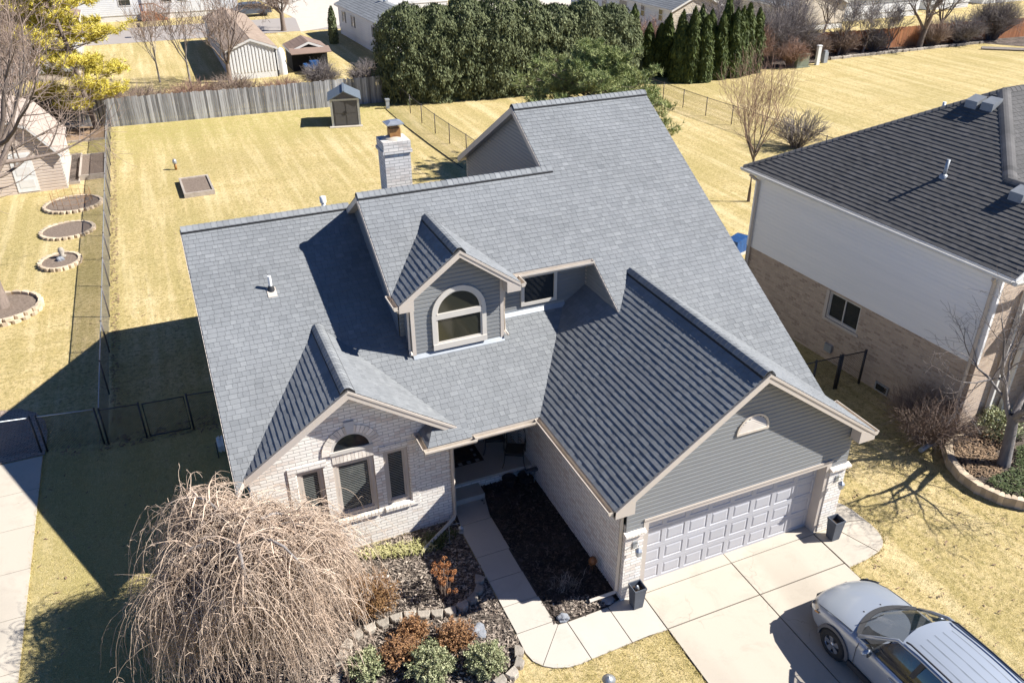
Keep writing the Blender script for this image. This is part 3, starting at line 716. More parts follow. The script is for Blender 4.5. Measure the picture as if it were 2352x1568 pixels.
# dormer walls
dt = lambda x: zda-mdo*abs(x-xdm)-.12
m = MB(); lap(m, (0, yd, 0), U, O, [(-3.452, 4.08), (-1.102, 4.08), (-1.102, dt(-1.102)), (xdm, dt(xdm)), (-3.452, dt(-3.452))])
m.box(-3.45, -3.4, yd+.002, 6.15, 4.0, 5.75); m.box(-1.15, -1.104, yd+.002, 6.15, 4.0, 5.75)
lap(m, (-1.102, 0, 0), (0, 1, 0), (1, 0, 0), [(yd, 4.1), (6.1, 4.4), (6.1, 5.75), (yd, 5.75)]); lap(m, (-3.452, 0, 0), (0, 1, 0), (-1, 0, 0), [(yd, 4.1), (6.1, 4.4), (6.1, 5.75), (yd, 5.75)])
pr('dormer_siding', m, 'siding')
m = MB()
for a, b in ((-3.475, -3.385), (-1.17, -1.08)): m.mark(); m.box(a, b, yd-.03, yd+.03, 4.11, dt(a if a < -2 else b)+.03)
pr('dormer_corner_board', m, 'trim')
cx = -2.26; m = MB(); fo = V(0, yd, 0)
bxw(m, fo, U, O, cx-.7, cx-.59, 4.27, 5.14, .016, .075); bxw(m, fo, U, O, cx+.59, cx+.7, 4.27, 5.14, .016, .075); bxw(m, fo, U, O, cx-.7, cx+.7, 4.21, 4.36, .016, .1); bxw(m, fo, U, O, cx-.59, cx+.59, 5.02, 5.17, .016, .075)
arcband(m, fo, U, O, cx, 5.14, .575, .69, .016, .075, n=32, tone=.5); arcband(m, fo, U, O, cx, 5.14, .54, .575, .016, .055, n=32, tone=.5)
for a, b, c, d in ((cx-.59, cx-.55, 4.36, 5.02), (cx+.55, cx+.59, 4.36, 5.02), (cx-.55, cx+.55, 4.36, 4.4)): bxw(m, fo, U, O, a, b, c, d, .016, .055)
wf = pr('arched_window', m, 'frame'); m = MB(); disc(m, fo, U, O, cx, 5.14, .6, .03, n=24); bxw(m, fo, U, O, cx-.58, cx+.58, 4.33, 5.1, .01, .03); m.build('pane', MT['glass_warm'], wf)
# brick gable wall with three windows
yw = 4.03; W0 = (0, yw, 0); gz = lambda x: zlr-mlg*abs(x-xlg)-.13
out = [(-7.79, -.05), (-3.13, -.05), (-3.13, gz(-3.13)), (xlg, gz(xlg)), (-7.79, gz(-7.79))]
cw = xlg; holes = [(cw-.48, cw+.48, 1.0, 2.64), (-4.77, -4.18, 1.03, 2.64), (-6.76, -6.17, 1.03, 2.64), (cw-.40, cw+.40, 2.93, 3.06)]
m = MB(); wall_with_holes(m, W0, U, (0, 1, 0), out, holes, .14)
m.box(-3.14, -3.13, yw, 6.5, -.05, 2.98); wallpoly(m, (-7.785, 0, 0), (0, 1, 0), [(yw+.012, 0), (16.2, 0), (16.2, 2.95), (yL, zL-.2), (yw+.012, 3.2)], .12, (1, 0, 0))
# raised surrounds
for a, b, c, d in ((-4.15, -3.98, .86, 2.82), (-6.96, -6.79, .86, 2.82), (-4.86, -4.15, 2.68, 2.82), (-6.79, -6.08, 2.68, 2.82)): bxw(m, W0, U, O, a, b, c, d, .0, .03)
pr('brick_gable_wall', m, 'brick')
m = MB(); arcband(m, W0, U, O, cw, 2.93, .50, .69, -.02, .035, n=19, gap=.06)
arcband(m, W0, U, O, cw, 2.93, .50, .68, -.02, .02, n=30, tone=.2, mi=1)
x = cw-.47
while x < cw+.45: bxw(m, W0, U, O, x, x+.078, 2.65, 2.9, -.1, .012, 0, random.random()); x += .0875
bxw(m, W0, U, O, cw-.475, cw+.475, 2.64, 2.9, -.12, -.004, 1)
for a, b in ((cw-.52, cw+.52), (-4.84, -4.12), (-6.83, -6.1)):
    m.mark(); x = a
    while x < b-.05: q = [V(x, yw-.07, .9), V(x+.078, yw-.07, .9), V(x+.078, yw+.1, .9), V(x, yw+.1, .9)]; m.hull8(q+[q[0]+V(0, 0, .08), q[1]+V(0, 0, .08), q[2]+V(0, 0, .13), q[3]+V(0, 0, .13)], 0, random.random()); x += .088
pr('brick_arch', m, [MT['rowlock'], MT['mortar']])
m = MB(); wq = V(0, yw-.014, 0)
p = [V(cw-.07, yw-.06, 3.42), V(cw+.07, yw-.06, 3.42), V(cw+.12, yw-.06, 3.74), V(cw-.12, yw-.06, 3.74)]; m.prism(p, (0, .08, 0)); pr('keystone', m, 'keystone')
m = MB(); arcband(m, W0, U, O, cw, 2.95, .42, .50, -.02, .015, n=28, tone=.5); bxw(m, W0, U, O, cw-.5, cw+.5, 2.90, 2.99, -.02, .04); wf = pr('half_round_window', m, 'frame')
m = MB(); disc(m, W0, U, O, cw, 2.97, .43, .005); m.build('pane', MT['glass'], wf)
window(house, W0, U, O, cw-.475, cw+.475, 1.03, 2.64, .09, (-.13, -.04), 'trim', True); window(house, W0, U, O, -4.765, -4.185, 1.05, 2.64, .08, (-.13, -.04), 'trim', True); window(house, W0, U, O, -6.755, -6.175, 1.05, 2.64, .08, (-.13, -.04), 'trim', True)
# ---------------------------------------------------------------- chimney, vents, downspouts, lamps
m = MB(); m.box(-2.55, -1.82, 10.3, 11.0, 5, 7.68); m.box(-2.6, -1.77, 10.25, 11.05, 7.68, 7.76); m.box(-2.57, -1.8, 10.28, 11.02, 7.76, 8.0)
ch = pr('chimney', m, 'brick_chimney'); m = MB(); m.lathe([(.34, 8.0), (.3, 8.06), (.2, 8.08), (0, 8.08)], (-2.185, 10.65, 0), 4); m.build('crown', MT['concrete'], ch)
m = MB(); m.box(-2.3, -2.06+.06, 10.5, 10.78, 8.05, 8.3); m.build('flue', MT['rust'], ch)
m = MB()
for a in (-2.28, -2.03):
    for b in (10.53, 10.76): m.box(a, a+.02, b, b+.02, 8.3, 8.42)
m.box(-2.26, -2.04, 10.54, 10.74, 8.3, 8.36); m.build('flue_screen', MT['rust'], ch)
m = MB(); m.box(-2.39, -1.91, 10.4, 10.88, 8.41, 8.44); m.hull8([V(-2.37, 10.42, 8.44), V(-1.93, 10.42, 8.44), V(-1.93, 10.86, 8.44), V(-2.37, 10.86, 8.44), V(-2.25, 10.54, 8.5), V(-2.05, 10.54, 8.5), V(-2.05, 10.74, 8.5), V(-2.25, 10.74, 8.5)]); m.build('rain_cap', MT['metal'], ch)
def ventpipe(x, y, z, h, r, nm='vent_pipe', fl='trim', lean=0):
    a = MB(); a.tube([(x, y, z-.1), (x+lean, y, z+h)], r, 12, cap=False); a.tube([(x+lean, y, z+h), (x+lean, y, z+h-.03)], [r, r*.7], 12)
    o = pr(nm, a, 'pvc'); b = MB(); b.lathe([(.1, -.02), (.085, .05), (r+.01, .12)], (x, y, z), 12); b.build('boot', MT['black'], o)
    return o
o = ventpipe(-6.29, 8.0, Lz(8.0), .38, .045); m = MB()
q = [LP(-6.4, 7.78), LP(-6.18, 7.78), LP(-6.18, 8.05), LP(-6.4, 8.05)]; m.prism([V(*k)+V(0, 0, .025) for k in q], (0, 0, -.02)); m.build('base_flashing', MT['trim'], o)
m = MB(); m.tube([(-4.25, 10.95, 6.0), (-4.25, 10.95, 6.38)], .06, 12); m.lathe([(.09, 6.36), (.09, 6.52), (.05, 6.54), (0, 6.54)], (-4.25, 10.95, 0), 12); pr('roof_vent_pipe', m, 'pvc')
def dsp(path, nm='downspout', s=.04):
    a = MB(); P = [Vector(p) for p in path]
    a.tube(P, s*1.25, 4, smooth=False); return pr(nm, a, 'gutter')
dsp([(-3.0, 3.36, 2.88), (-3.06, 3.7, 2.75), (-3.1, 3.98, 2.6), (-3.1, 3.98, .22), (-3.18, 3.9, .16), (-4.24, 3.17, .1)])
dsp([(xe0+.02, -.16, 2.88), (xe0+.2, -.05, 2.7), (xg0-.06, .1, 2.5), (xg0-.06, .1, .25), (xg0-.1, .12, .17), (-1.26, .17, .1)])
dsp([(xdm-hwd-.05, yd-.22, 5.6), (xdm-hwd+.03, yd-.1, 5.46), (-3.51, yd+.06, 5.38), (-3.51, yd+.06, 4.3), (-3.53, yd-.08, 4.2)], s=.032)
dsp([(dx+.04, yd-.22, 5.6), (-.85, yd-.1, 5.5), (-1.03, yd+.06, 5.42), (-1.03, yd+.06, 4.3), (-1.0, yd-.1, 4.22)], s=.032)
def lantern(x):
    a = MB(); y = -.05; a.box(x-.05, x+.05, y-.02, y, 1.56, 1.74); a.tube([(x, y-.02, 1.68), (x, y-.1, 1.78), (x, y-.17, 1.72)], .01, 6)
    o = pr('wall_lantern', a, 'metal'); b = MB(); b.lathe([(0, .24), (.07, .17), (.085, .15), (.06, .02), (.03, -.02), (0, -.04)], (x, y-.17, 1.46), 6, smooth=False); b.build('lamp_glass', MT['metal'], o)
lantern(-.34); lantern(5.25)
# ================================================================ ground and paving
def sheet(name, poly, z, mt, kind='structure'):
    m = MB(); m.face([(x, y, z) for x, y in ccw(poly)], .5); o = m.build(name, MT[mt]); tag(o, kind=kind); return o
def slabset(name, polys, h, mt, z0=-.05):
    m = MB()
    for P in polys: m.prism([(x, y, h) for x, y in ccw(P)], (0, 0, z0-h), 0, random.random())
    o = m.build(name, MT[mt]); tag(o, kind='structure'); return o
m = MB(); m.face([(-260, -120, 0), (300, -120, 0), (300, 480, 0), (-260, 480, 0)]); g = m.build('ground', MT['lawn']); tag(g, kind='structure')
def smooth_poly(P, n=4):
    """Catmull-Rom closed"""
    o = []; N = len(P)
    for i in range(N):
        p0, p1, p2, p3 = P[i-1], P[i], P[(i+1) % N], P[(i+2) % N]
        for k in range(n):
            t_ = k/n
            o.append(tuple(.5*((2*p1[j])+(-p0[j]+p2[j])*t_+(2*p0[j]-5*p1[j]+4*p2[j]-p3[j])*t_*t_+(-p0[j]+3*p1[j]-3*p2[j]+p3[j])*t_**3) for j in (0, 1)))
    return o
BED = [(-3.12, 4.0), (-7.7, 4.0), (-9.2, 3.6), (-9.9, 2.6), (-9.8, 1.6), (-9.5, .6), (-9.0, -.4), (-8.0, -1.4), (-6.0, -2.0), (-4.4, -1.6), (-3.6, -1.02), (-3.3, -.6), (-3.14, -.3), (-3.12, 2)]
sheet('mulch_bed', BED, .012, 'mulch')
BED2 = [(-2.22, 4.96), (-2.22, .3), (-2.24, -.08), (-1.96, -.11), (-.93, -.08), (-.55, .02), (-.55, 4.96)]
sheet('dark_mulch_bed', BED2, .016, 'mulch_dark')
# driveway slabs with open joints
gpx = .015
ys = [-.075, -1.155, -4.3, -7.4, -10.5, -14]
P = [[(a+gpx, ys[i+1]+gpx), (b-gpx, ys[i+1]+gpx), (b-gpx, ys[i]-gpx), (a+gpx, ys[i]-gpx)] for i in range(5) for a, b in ((-.04, 2.42), (2.42, 4.88))]
slabset('driveway', P, .03, 'concrete'); slabset('driveway_apron', [[(-.12, -.07), (2.41, -.07), (2.41, ydr+.1), (-.12, ydr+.1)], [(2.43, -.07), (4.98, -.07), (4.98, ydr+.1), (2.43, ydr+.1)]], .034, 'concrete')
sheet('driveway_joint', [(-.05, -14), (4.9, -14), (4.9, .1), (-.05, .1)], .008, 'joint')
pad = [(4.9, -1.3), (4.9, -.02), (5.47, -.06), (5.49, .72), (6.36, .74), (6.43, .2), (6.44, -.19)]
slabset('side_pad', [[(4.905, -1.3), (4.905, -.08), (5.3, -.08), (5.55, -.29), (5.88, -1.19), (5.4, -1.27)], [(5.575, -.28), (5.5, -.06), (5.5, .0), (6.0, -.08), (6.43, -.2), (6.44, -.4), (6.42, -.6), (6.37, -.78), (6.28, -.94), (6.16, -1.06), (6.04, -1.13), (5.9, -1.18)], [(5.5, .02), (5.5, .98), (5.75, .95), (6.0, .86), (6.2, .7), (6.34, .48), (6.41, .2), (6.43, -.18), (6.0, -.06)]], .03, 'concrete')
wy = [4.46, 3.7, 2.5, 1.675, .83, .03]
P = [[(-3.1, wy[i+1]+.008), (-2.25+.02*math.sin(i*2), wy[i+1]+.008), (-2.25+.02*math.sin(i*2), wy[i]-.008), (-3.1, wy[i]-.008)] for i in range(5)]
P[0] = [(-3.05, 3.71), (-2.25, 3.71), (-2.1, 4.46), (-2.97, 4.46)]
P += [[(-3.12, .02), (-2.25, .02), (-2.18, -.09), (-2.94, -.93), (-3.07, -.76), (-3.13, -.5)], [(-2.93, -.945), (-2.17, -.1), (-1.97, -.12), (-1.935, -1.19), (-2.2, -1.205), (-2.48, -1.18), (-2.74, -1.08)],
      [(-1.95, -.12), (-.945, -.1), (-.935, -1.155), (-1.4, -1.17), (-1.915, -1.19)], [(-.925, -.1), (-.5, .02), (-.05, -.1), (-.055, -1.17), (-.5, -1.14), (-.915, -1.155)]]
slabset('walkway', P, .03, 'concrete_walk'); sheet('walkway_joint', [(-3.1, -.5), (-2.9, -.9), (-2.3, -1.18), (-.05, -1.15), (-.05, -.1), (-2.2, -.08), (-2.24, 4.4), (-3.1, 4.4)], .018, 'joint')
ly = [11.2, 9.65, 8.1, 6.45, 4.87, 3.27, 1.7, .1, -1.5, -3.1, -5, -8]
slabset('side_driveway', [[(-17, ly[i+1]+.008), (-12.97, ly[i+1]+.008), (-12.97, ly[i]-.008), (-17, ly[i]-.008)] for i in range(11)], .03, 'concrete'); sheet('side_driveway_joint', [(-17, -8), (-12.985, -8), (-12.985, 11.2), (-17, 11.2)], .012, 'joint')
sheet('paver_patio', [(-12.92, 11.25), (-12.9, 12.4), (-13.02, 13.1), (-13.3, 13.7), (-13.75, 14.12), (-14.4, 14.3), (-20, 14.3), (-20, 11.25)], .02, 'paver')
# far road and hard standing
sheet('road', [(-90, 82.0), (8, 80.5), (60, 74), (60, 83), (14, 90), (-90, 91.5)], .012, 'asphalt')
sheet('parking_area', [(7.2, 79.9), (11.8, 82.4), (13, 77.3), (20, 76), (22, 120), (6, 120), (7.6, 96), (8.3, 89)], .016, 'pale_road'); sheet('far_drive', [(28, 80), (46, 78), (50, 100), (30, 100)], .016, 'pale_road')
# ---------------------------------------------------------------- mulch chips and leaf litter as real pieces
def inpoly(x, y, P):
    c = False; j = len(P)-1
    for i in range(len(P)):
        if (P[i][1] > y) != (P[j][1] > y) and x < (P[j][0]-P[i][0])*(y-P[i][1])/(P[j][1]-P[i][1])+P[i][0]: c = not c
        j = i
    return c
def chips(name, poly, n, mt, seed, size=(.03, .09), z=.02, up=.035, holes=()):
    rnd = random.Random(seed); m = MB(); xs = [p[0] for p in poly]; yy = [p[1] for p in poly]; k = 0
    while k < n:
        x, y = rnd.uniform(min(xs), max(xs)), rnd.uniform(min(yy), max(yy))
        if not inpoly(x, y, poly): continue
        k += 1; L = rnd.uniform(*size); a = rnd.random()*6.28; t_ = rnd.uniform(-.5, .5); d = V(math.cos(a), math.sin(a), t_*.6)*L*.5
        w_ = V(-math.sin(a), math.cos(a), rnd.uniform(-.4, .4))*L*rnd.uniform(.1, .28); c = V(x, y, z+rnd.random()*up)
        m.face([c-d-w_, c+d-w_*.6, c+d+w_*.7, c-d+w_], rnd.random())
    o = m.build(name, MT[mt]); tag(o, kind='stuff'); return o
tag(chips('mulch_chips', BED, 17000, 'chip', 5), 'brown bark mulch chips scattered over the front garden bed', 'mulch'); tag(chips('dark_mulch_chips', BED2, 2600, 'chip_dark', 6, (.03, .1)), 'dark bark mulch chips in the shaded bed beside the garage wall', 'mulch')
tag(chips('sunlit_mulch_chips', [(-2.1, .45), (-1.9, -.05), (-.95, -.05), (-.7, .1), (-1.2, .4), (-1.6, .5)], 420, 'chip', 7, (.03, .09)), 'mulch chips coloured pale for sunlight at the tip of the bed beside the garage', 'mulch')  # paler chip colour stands in for sun on the dark bed's tip
lf = chips('fallen_leaves', [(-12.5, 10.9), (-7.9, 10.5), (-7.9, 11.4), (-12.5, 11.4)], 260, 'leaf_litter', 8, (.05, .12), .01, .02); tag(lf, 'brown fallen leaves along the foot of the black gate fence', 'fallen leaves')
lf = chips('fallen_leaves', [(-11.15, 12), (-10.9, 12), (-10.75, 48), (-11.1, 48)], 900, 'leaf_litter', 9, (.05, .12), .01, .02); tag(lf, 'brown fallen leaves along the foot of the long side fence', 'fallen leaves')
# ---------------------------------------------------------------- grass blades near the camera
def blades():
    rnd = random.Random(77); m = MB()
    regs = [((-12.9, -1.5, -7.9, 11), 16000), ((4.9, -6.5, 12, 3.0), 16000), ((-3.3, -2.6, -.06, -1.15), 3500), ((-11, 11.5, -7, 20), 7000), ((-14.5, 14.5, -11.3, 22), 4500), ((5.7, 1.5, 11, 8), 3000)]
    for (x0, y0, x1, y1), n in regs:
        for _ in range(n):
            x, y = rnd.uniform(x0, x1), rnd.uniform(y0, y1)
            if inpoly(x, y, BED) or (x < -8 and y < 0 and x > -9 and y > -1.2): continue
            if x > 4.8 and x < 6.5 and -1.35 < y < .8: continue
            if noise.noise((x*.9, y*.9, 3))+.4*noise.noise((x*4, y*4, 1)) < -.12: continue
            a = rnd.random()*6.28; h = rnd.uniform(.015, .045); l_ = rnd.uniform(.02, .06)
            b = V(math.cos(a), math.sin(a), 0)*.006; d = V(-math.sin(a)*l_, math.cos(a)*l_, h)
            m.face([V(x, y, .0)-b, V(x, y, 0)+b, V(x, y, 0)+d], rnd.random())
    return m.build('grass', MT['grass_blade'])
MT['grass_blade'] = mat_leaf('grass_blade', (.62, .48, .225), (.36, .29, .09), (.27, .25, .07), .9)
tag(blades(), 'short tan and green winter grass blades on the lawns beside the house', 'grass', kind='stuff')
def edge_grass(name, paths, label, seed, n=90, jit=.03):
    rnd = random.Random(seed); m = MB()
    for P in paths:
        for a, b in zip(P, P[1:]):
            L = math.dist(a, b)
            for _ in range(int(L*n)):
                u = rnd.random()
                if noise.noise((a[0]*3+u*L*2.3, a[1], seed)) < -.25: continue
                x, y = a[0]+(b[0]-a[0])*u+rnd.gauss(0, jit), a[1]+(b[1]-a[1])*u+rnd.gauss(0, jit); an = rnd.random()*6.28; h = rnd.uniform(.03, .075); l_ = rnd.uniform(.01, .06)
                w_ = V(math.cos(an), math.sin(an), 0)*.007; m.face([V(x, y, 0)-w_, V(x, y, 0)+w_, V(x-math.sin(an)*l_, y+math.cos(an)*l_, h)], rnd.random())
    return tag(m.build(name, MT['grass_blade']), label, 'grass', kind='stuff')
edge_grass('edge_grass', [[(-3.1, -.75), (-2.75, -1.1), (-2.2, -1.22), (-1.2, -1.18), (-.06, -1.19), (-.06, -6)], [(4.9, -6), (4.9, -1.32), (5.4, -1.29), (5.9, -1.2), (6.2, -1.09), (6.4, -.8), (6.46, -.3), (6.44, .2), (6.35, .5), (6, .9), (5.6, 1)], [(-12.96, -4), (-12.96, 11.2)], [(-12.91, 11.3), (-12.9, 12.4), (-13.3, 13.7), (-14.4, 14.32)]], 'ragged grass along the edges of the driveway, walkway and side drive', 3)
edge_grass('bed_edge_grass', [[(-9.5, 3.5), (-9.95, 2.6), (-9.85, 1.6), (-9.55, .6), (-9.05, -.4), (-8, -1.45)], [(-11.1, 11.3), (-11.1, 30)], [(-7.95, 4), (-7.95, 16)]], 'ragged grass along the mulch bed edge, the side fence and the left house wall', 4, 70, .06)
for i, (r_, n_, l_) in enumerate((((-12.9, -1.5, -8, 20), 420, 'scattered dry leaves and twigs on the left lawn'), ((-10.5, 20, 8, 46), 900, 'scattered dry leaves over the back lawn'), ((5, -6, 12, 3), 520, 'scattered dry leaves on the lawn right of the driveway'))):
    x0_, y0_, x1_, y1_ = r_; o = chips('lawn_litter', [(x0_, y0_), (x1_, y0_), (x1_, y1_), (x0_, y1_)], n_, 'leaf_litter', 30+i, (.03, .09), .01, .03); tag(o, l_, 'fallen leaves')
# ================================================================ garden edging blocks
def block(m, c, ang, w=.3, d=.21, h=.13, z=0, seed=0):
    rnd = random.Random(seed); R_ = Matrix.Rotation(ang, 3, 'Z'); c = V(c[0], c[1], z)
    pts = [(-w*.5, d*.45), (w*.5, d*.45), (w*.42, -d*.2), (w*.22, -d*.5), (-w*.22, -d*.5), (-w*.42, -d*.2)]
    pts = [(x+rnd.uniform(-.012, .012), y+rnd.uniform(-.012, .012)) for x, y in pts][::-1]
    t_ = rnd.random(); lo_ = [c+R_ @ V(x, y, 0) for x, y in pts]; mid = [c+R_ @ V(x, y, h-.02) for x, y in pts]; hi_ = [c+R_ @ V(x*.9, y*.9, h+rnd.uniform(-.005, .005)) for x, y in pts]
    n = len(pts)
    for a, b in ((lo_, mid), (mid, hi_)):
        for k in range(n): m.face([a[k], a[(k+1) % n], b[(k+1) % n], b[k]][::-1], t_)
    m.face(hi_[::-1], t_)
def path_blocks(pts, label, group, start=0, w=.29, mt='stone', step=None):
    first = None
    for i, (x, y, a) in enumerate(pts):
        m = MB(); block(m, (0, 0), 0, w, seed=start+i); o = m.build('edging_block', MT[mt]); o.location = (x, y, .0); o.rotation_euler = (0, 0, a); tag(o, label, 'garden block', group)
def along(P, face=-1):
    r = []
    for i, p in enumerate(P):
        a, b = P[max(i-1, 0)], P[min(i+1, len(P)-1)]; r.append((p[0], p[1], math.atan2(b[1]-a[1], b[0]-a[0])+(math.pi if face > 0 else 0)))
    return r
row1 = [(-6.72, .93), (-6.55, 1.17), (-6.3, 1.34), (-6.0, 1.4), (-5.69, 1.42), (-5.39, 1.44), (-5.09, 1.41), (-4.8, 1.3), (-4.52, 1.2), (-4.22, 1.15), (-3.92, 1.2), (-3.64, 1.3), (-3.42, 1.5), (-3.3, 1.78)]
path_blocks(along(row1), 'grey garden block in the curved row crossing the front mulch bed', 'grey edging blocks across the front bed')
row2 = [(-6.84, .66), (-6.98, .4), (-7.15, .12), (-7.35, -.14)]
path_blocks(along(row2), 'grey garden block in the short row below the weeping tree', 'grey edging blocks below the weeping tree', 40)
row3 = [(-3.9, -.98), (-3.6, -.9), (-3.38, -.72), (-3.27, -.45)]
path_blocks(along(row3), 'pale garden block in the curve beside the walkway corner', 'pale edging blocks beside the walkway corner', 60)
# ---------------------------------------------------------------- rocks, planters and other small things
def rock(x, y, r, label, name='rock', mt='rock', seed=1, h=.8):
    bm = bmesh.new(); bmesh.ops.create_icosphere(bm, subdivisions=3, radius=r)
    for v in bm.verts:
        n = noise.noise(v.co*3.5/r*.4+V(seed*7, 0, 0)); v.co *= 1+n*.5; v.co.z *= h
    me = bpy.data.meshes.new(name); bm.to_mesh(me); bm.free(); me.materials.append(MT[mt]); o = bpy.data.objects.new(name, me); COL.objects.link(o); o.location = (x, y, r*h*.4); return tag(o, label, 'rock')
rock(-2.0, .02, .13, 'small grey rock at the corner where the walkway turns', seed=2); rock(-.83, .08, .15, 'flat grey rock beside the garage downspout outlet', seed=3, h=.5); rock(-3.85, .45, .2, 'low weathered grey stone half sunk in the front mulch bed', seed=5, h=.35)
def planter(x, y, label, fill):
    t_ = thing('planter', label, 'planter', (x, y, .034), 0, 'tall slate planters flanking the garage door'); m = MB(); a, b, h = .11, .155, .6
    def ring(r, z): return [V(-r, -r, z), V(r, -r, z), V(r, r, z), V(-r, r, z)]
    L = [ring(a, 0), ring(b-.01, h-.06), ring(b, h-.055), ring(b, h), ring(b-.02, h), ring(b-.03, h-.13)]
    for p, q in zip(L, L[1:]):
        for k in range(4): m.face([p[k], p[(k+1) % 4], q[(k+1) % 4], q[k]])
    m.build('pot', MT['planter'], t_); m = MB(); m.face(ring(b-.028, h-.12)); m.build('soil', MT['soil'], t_)
    if fill:
        m = MB(); m.lathe([(0, 0), (.06, .02), (.03, .1), (0, .12)], (.0, .02, h-.12), 7); m.build('stone', MT['metal'], t_)
planter(-.33, -.3, 'dark slate square planter with a pale stone in it by the left garage pier', True); planter(5.22, -.36, 'dark slate square planter standing empty by the right garage pier', False)
# corrugated drain pipe
m = MB(); P = [(-5.85+.65*k/40, 2.92-.2*k/40, .06) for k in range(41)]; m.tube(P, [.05+.008*(k % 2) for k in range(41)], 10); tag(m.build('drain_pipe', MT['trim']), 'short corrugated beige drain pipe lying in the mulch bed', 'pipe')
# lantern on a hook
t_ = thing('hanging_lantern', 'glass lantern on a shepherd hook beside the walkway', 'lantern', (-3.53, 3.18, 0)); m = MB()
m.tube([(0, 0, 0), (0, 0, .62), (.02, 0, .66), (.22, -.02, .66), (.3, -.03, .63), (.3, -.03, .58)], .008, 6); m.build('hook', MT['fence_galv'], t_)
m = MB(); m.lathe([(0, .2), (.05, .17), (.075, .13), (.06, .12), (.06, .02), (.07, 0), (0, 0)], (.3, -.03, .36), 10); m.build('lamp', MT['metal'], t_)
# copper ornament, bird feeder box, bollard
m = MB(); m.lathe([(0, .3), (.07, .26), (.11, .16), (.06, .04), (.02, 0)], (0, 0, .18), 10); m.tube([(0, 0, 0), (0, 0, .2)], .012, 6)
for k in range(5): a = k*1.25; m.tube([(0, 0, .26), (.12*math.cos(a), .12*math.sin(a), .2), (.14*math.cos(a), .14*math.sin(a), .06)], .006, 4)
o = m.build('garden_ornament', MT['copper']); o.location = (-.74, 1.02, 0); tag(o, 'rusty copper ornament hanging low on the brick garage side wall', 'ornament')
t_ = thing('hanging_box', 'small blue grey box with hooks beneath in the porch corner', 'feeder', (-.74, 4.5, .0)); m = MB(); m.box(-.17, .17, -.06, .06, .46, .52); m.build('box', MT['planter'], t_)
m = MB()
for x in (-.1, .0, .1): m.tube([(x, 0, .47), (x, 0, .36)], [.012, .03], 6)
m.tube([(.1, .04, 0), (.1, .04, .46)], .012, 6); m.build('hook', MT['metal'], t_)
m = MB(); m.lathe([(0, .42), (.05, .38), (.14, .33), (.1, .32), (.07, .3), (.06, 0)], (0, 0, 0), 14); o = m.build('garden_light', MT['metal']); o.location = (-1.97, -1.98, 0); tag(o, 'grey dome topped garden light on the lawn in front of the walkway', 'garden light')
# plaid mat, chairs and pots on the porch
t_ = thing('porch_mat', 'black and pale plaid mat with a dark doormat on it at the front door', 'mat', (-2.3, 5.95, .352)); m = MB(); m.box(-.62, .62, -.38, .4, 0, .008); m.build('mat', MT['black'], t_)
m = MB()
for i in range(10):
    for j in range(6):
        if i % 2 == 0 and j % 2 == 0: m.box(-.6+i*.124, -.6+i*.124+.11, -.36+j*.124, -.36+j*.124+.11, .006, .011)
m.build('plaid_check', MT['flash'], t_); m = MB(); m.box(-.42, .42, -.2, .3, .011, .03); m.build('doormat', MT['soil'], t_)
def patio_chair(loc, rz, label):
    t_ = thing('patio_chair', label, 'chair', loc, rz, 'ornate metal chairs on the porch')
    m = MB(); m.box(-.24, .24, -.24, .22, .42, .48); m.build('cushion', MT['black'], t_); m = MB(); m.tube([(-.25, -.25, .41), (.25, -.25, .41), (.25, .25, .41), (-.25, .25, .41), (-.25, -.25, .41)], .014, 6); m.build('seat_frame', MT['chair'], t_)
    for x, y in ((-.25, -.25), (.25, -.25), (.25, .27), (-.25, .27)):
        m = MB(); m.tube([(x, y, .42), (x*1.05, y*1.05, .2), (x*1.25, y*1.2, 0)], .013, 6); m.build('leg', MT['chair'], t_)
    m = MB(); m.tube([(-.25, .26, .42), (-.26, .33, .75), (-.18, .36, .92), (0, .38, .98), (.18, .36, .92), (.26, .33, .75), (.25, .26, .42)], .015, 6)
    for k in range(5):
        for s in (-1, 1): c = V(s*.1, .31+.03*(k-2)*.3, .5+k*.09); m.tube([c+V(.05*math.cos(a), 0, .05*math.sin(a)) for a in [q*.7 for q in range(9)]], .006, 4)
    m.build('backrest', MT['chair'], t_)
    for s in (-1, 1): m = MB(); m.tube([(s*.26, .3, .62), (s*.29, .1, .66), (s*.29, -.15, .64), (s*.27, -.25, .56), (s*.25, -.24, .42)], .013, 6); m.build('armrest', MT['chair'], t_)
patio_chair((-.94, 5.15, .35), -.5, 'ornate dark metal patio chair nearest the front edge of the porch'); patio_chair((-1.22, 5.95, .35), -.35, 'ornate dark metal patio chair standing back beside the front door mat')
for x, y, l_ in ((-1.3, 4.72, 'round dark empty flower pot at the porch foot beside the step'), (-.86, 4.66, 'round dark empty flower pot at the porch foot beside the garage wall')):
    m = MB(); m.lathe([(.12, 0), (.19, .24), (.2, .25), (.175, .25), (.15, .19), (0, .19)], (0, 0, 0), 18); o = m.build('flower_pot', MT['black']); o.location = (x, y, .0); tag(o, l_, 'flower pot', 'dark pots at the porch foot')
# hose reel shape standing in for a folded chair at the left wall
t_ = thing('chair_stand_in', 'coiled hose on a reel standing in for a folded chair beside the left wall of the house', 'chair stand-in', (-8.25, 9.3, 0)); m = MB()
for q in range(6):
    r = .2+.018*(q % 3); m.tube([(.03*(q-2.5), r*math.cos(a*.4), .32+r*math.sin(a*.4)) for a in range(17)], .014, 5)
m.build('hose', MT['pvc'], t_); m = MB(); m.tube([(-.12, -.2, 0), (-.12, 0, .4), (.12, 0, .4), (.12, -.2, 0)], .015, 6); m.tube([(-.12, .25, 0), (-.12, 0, .4)], .015, 6); m.build('reel_frame', MT['black'], t_)
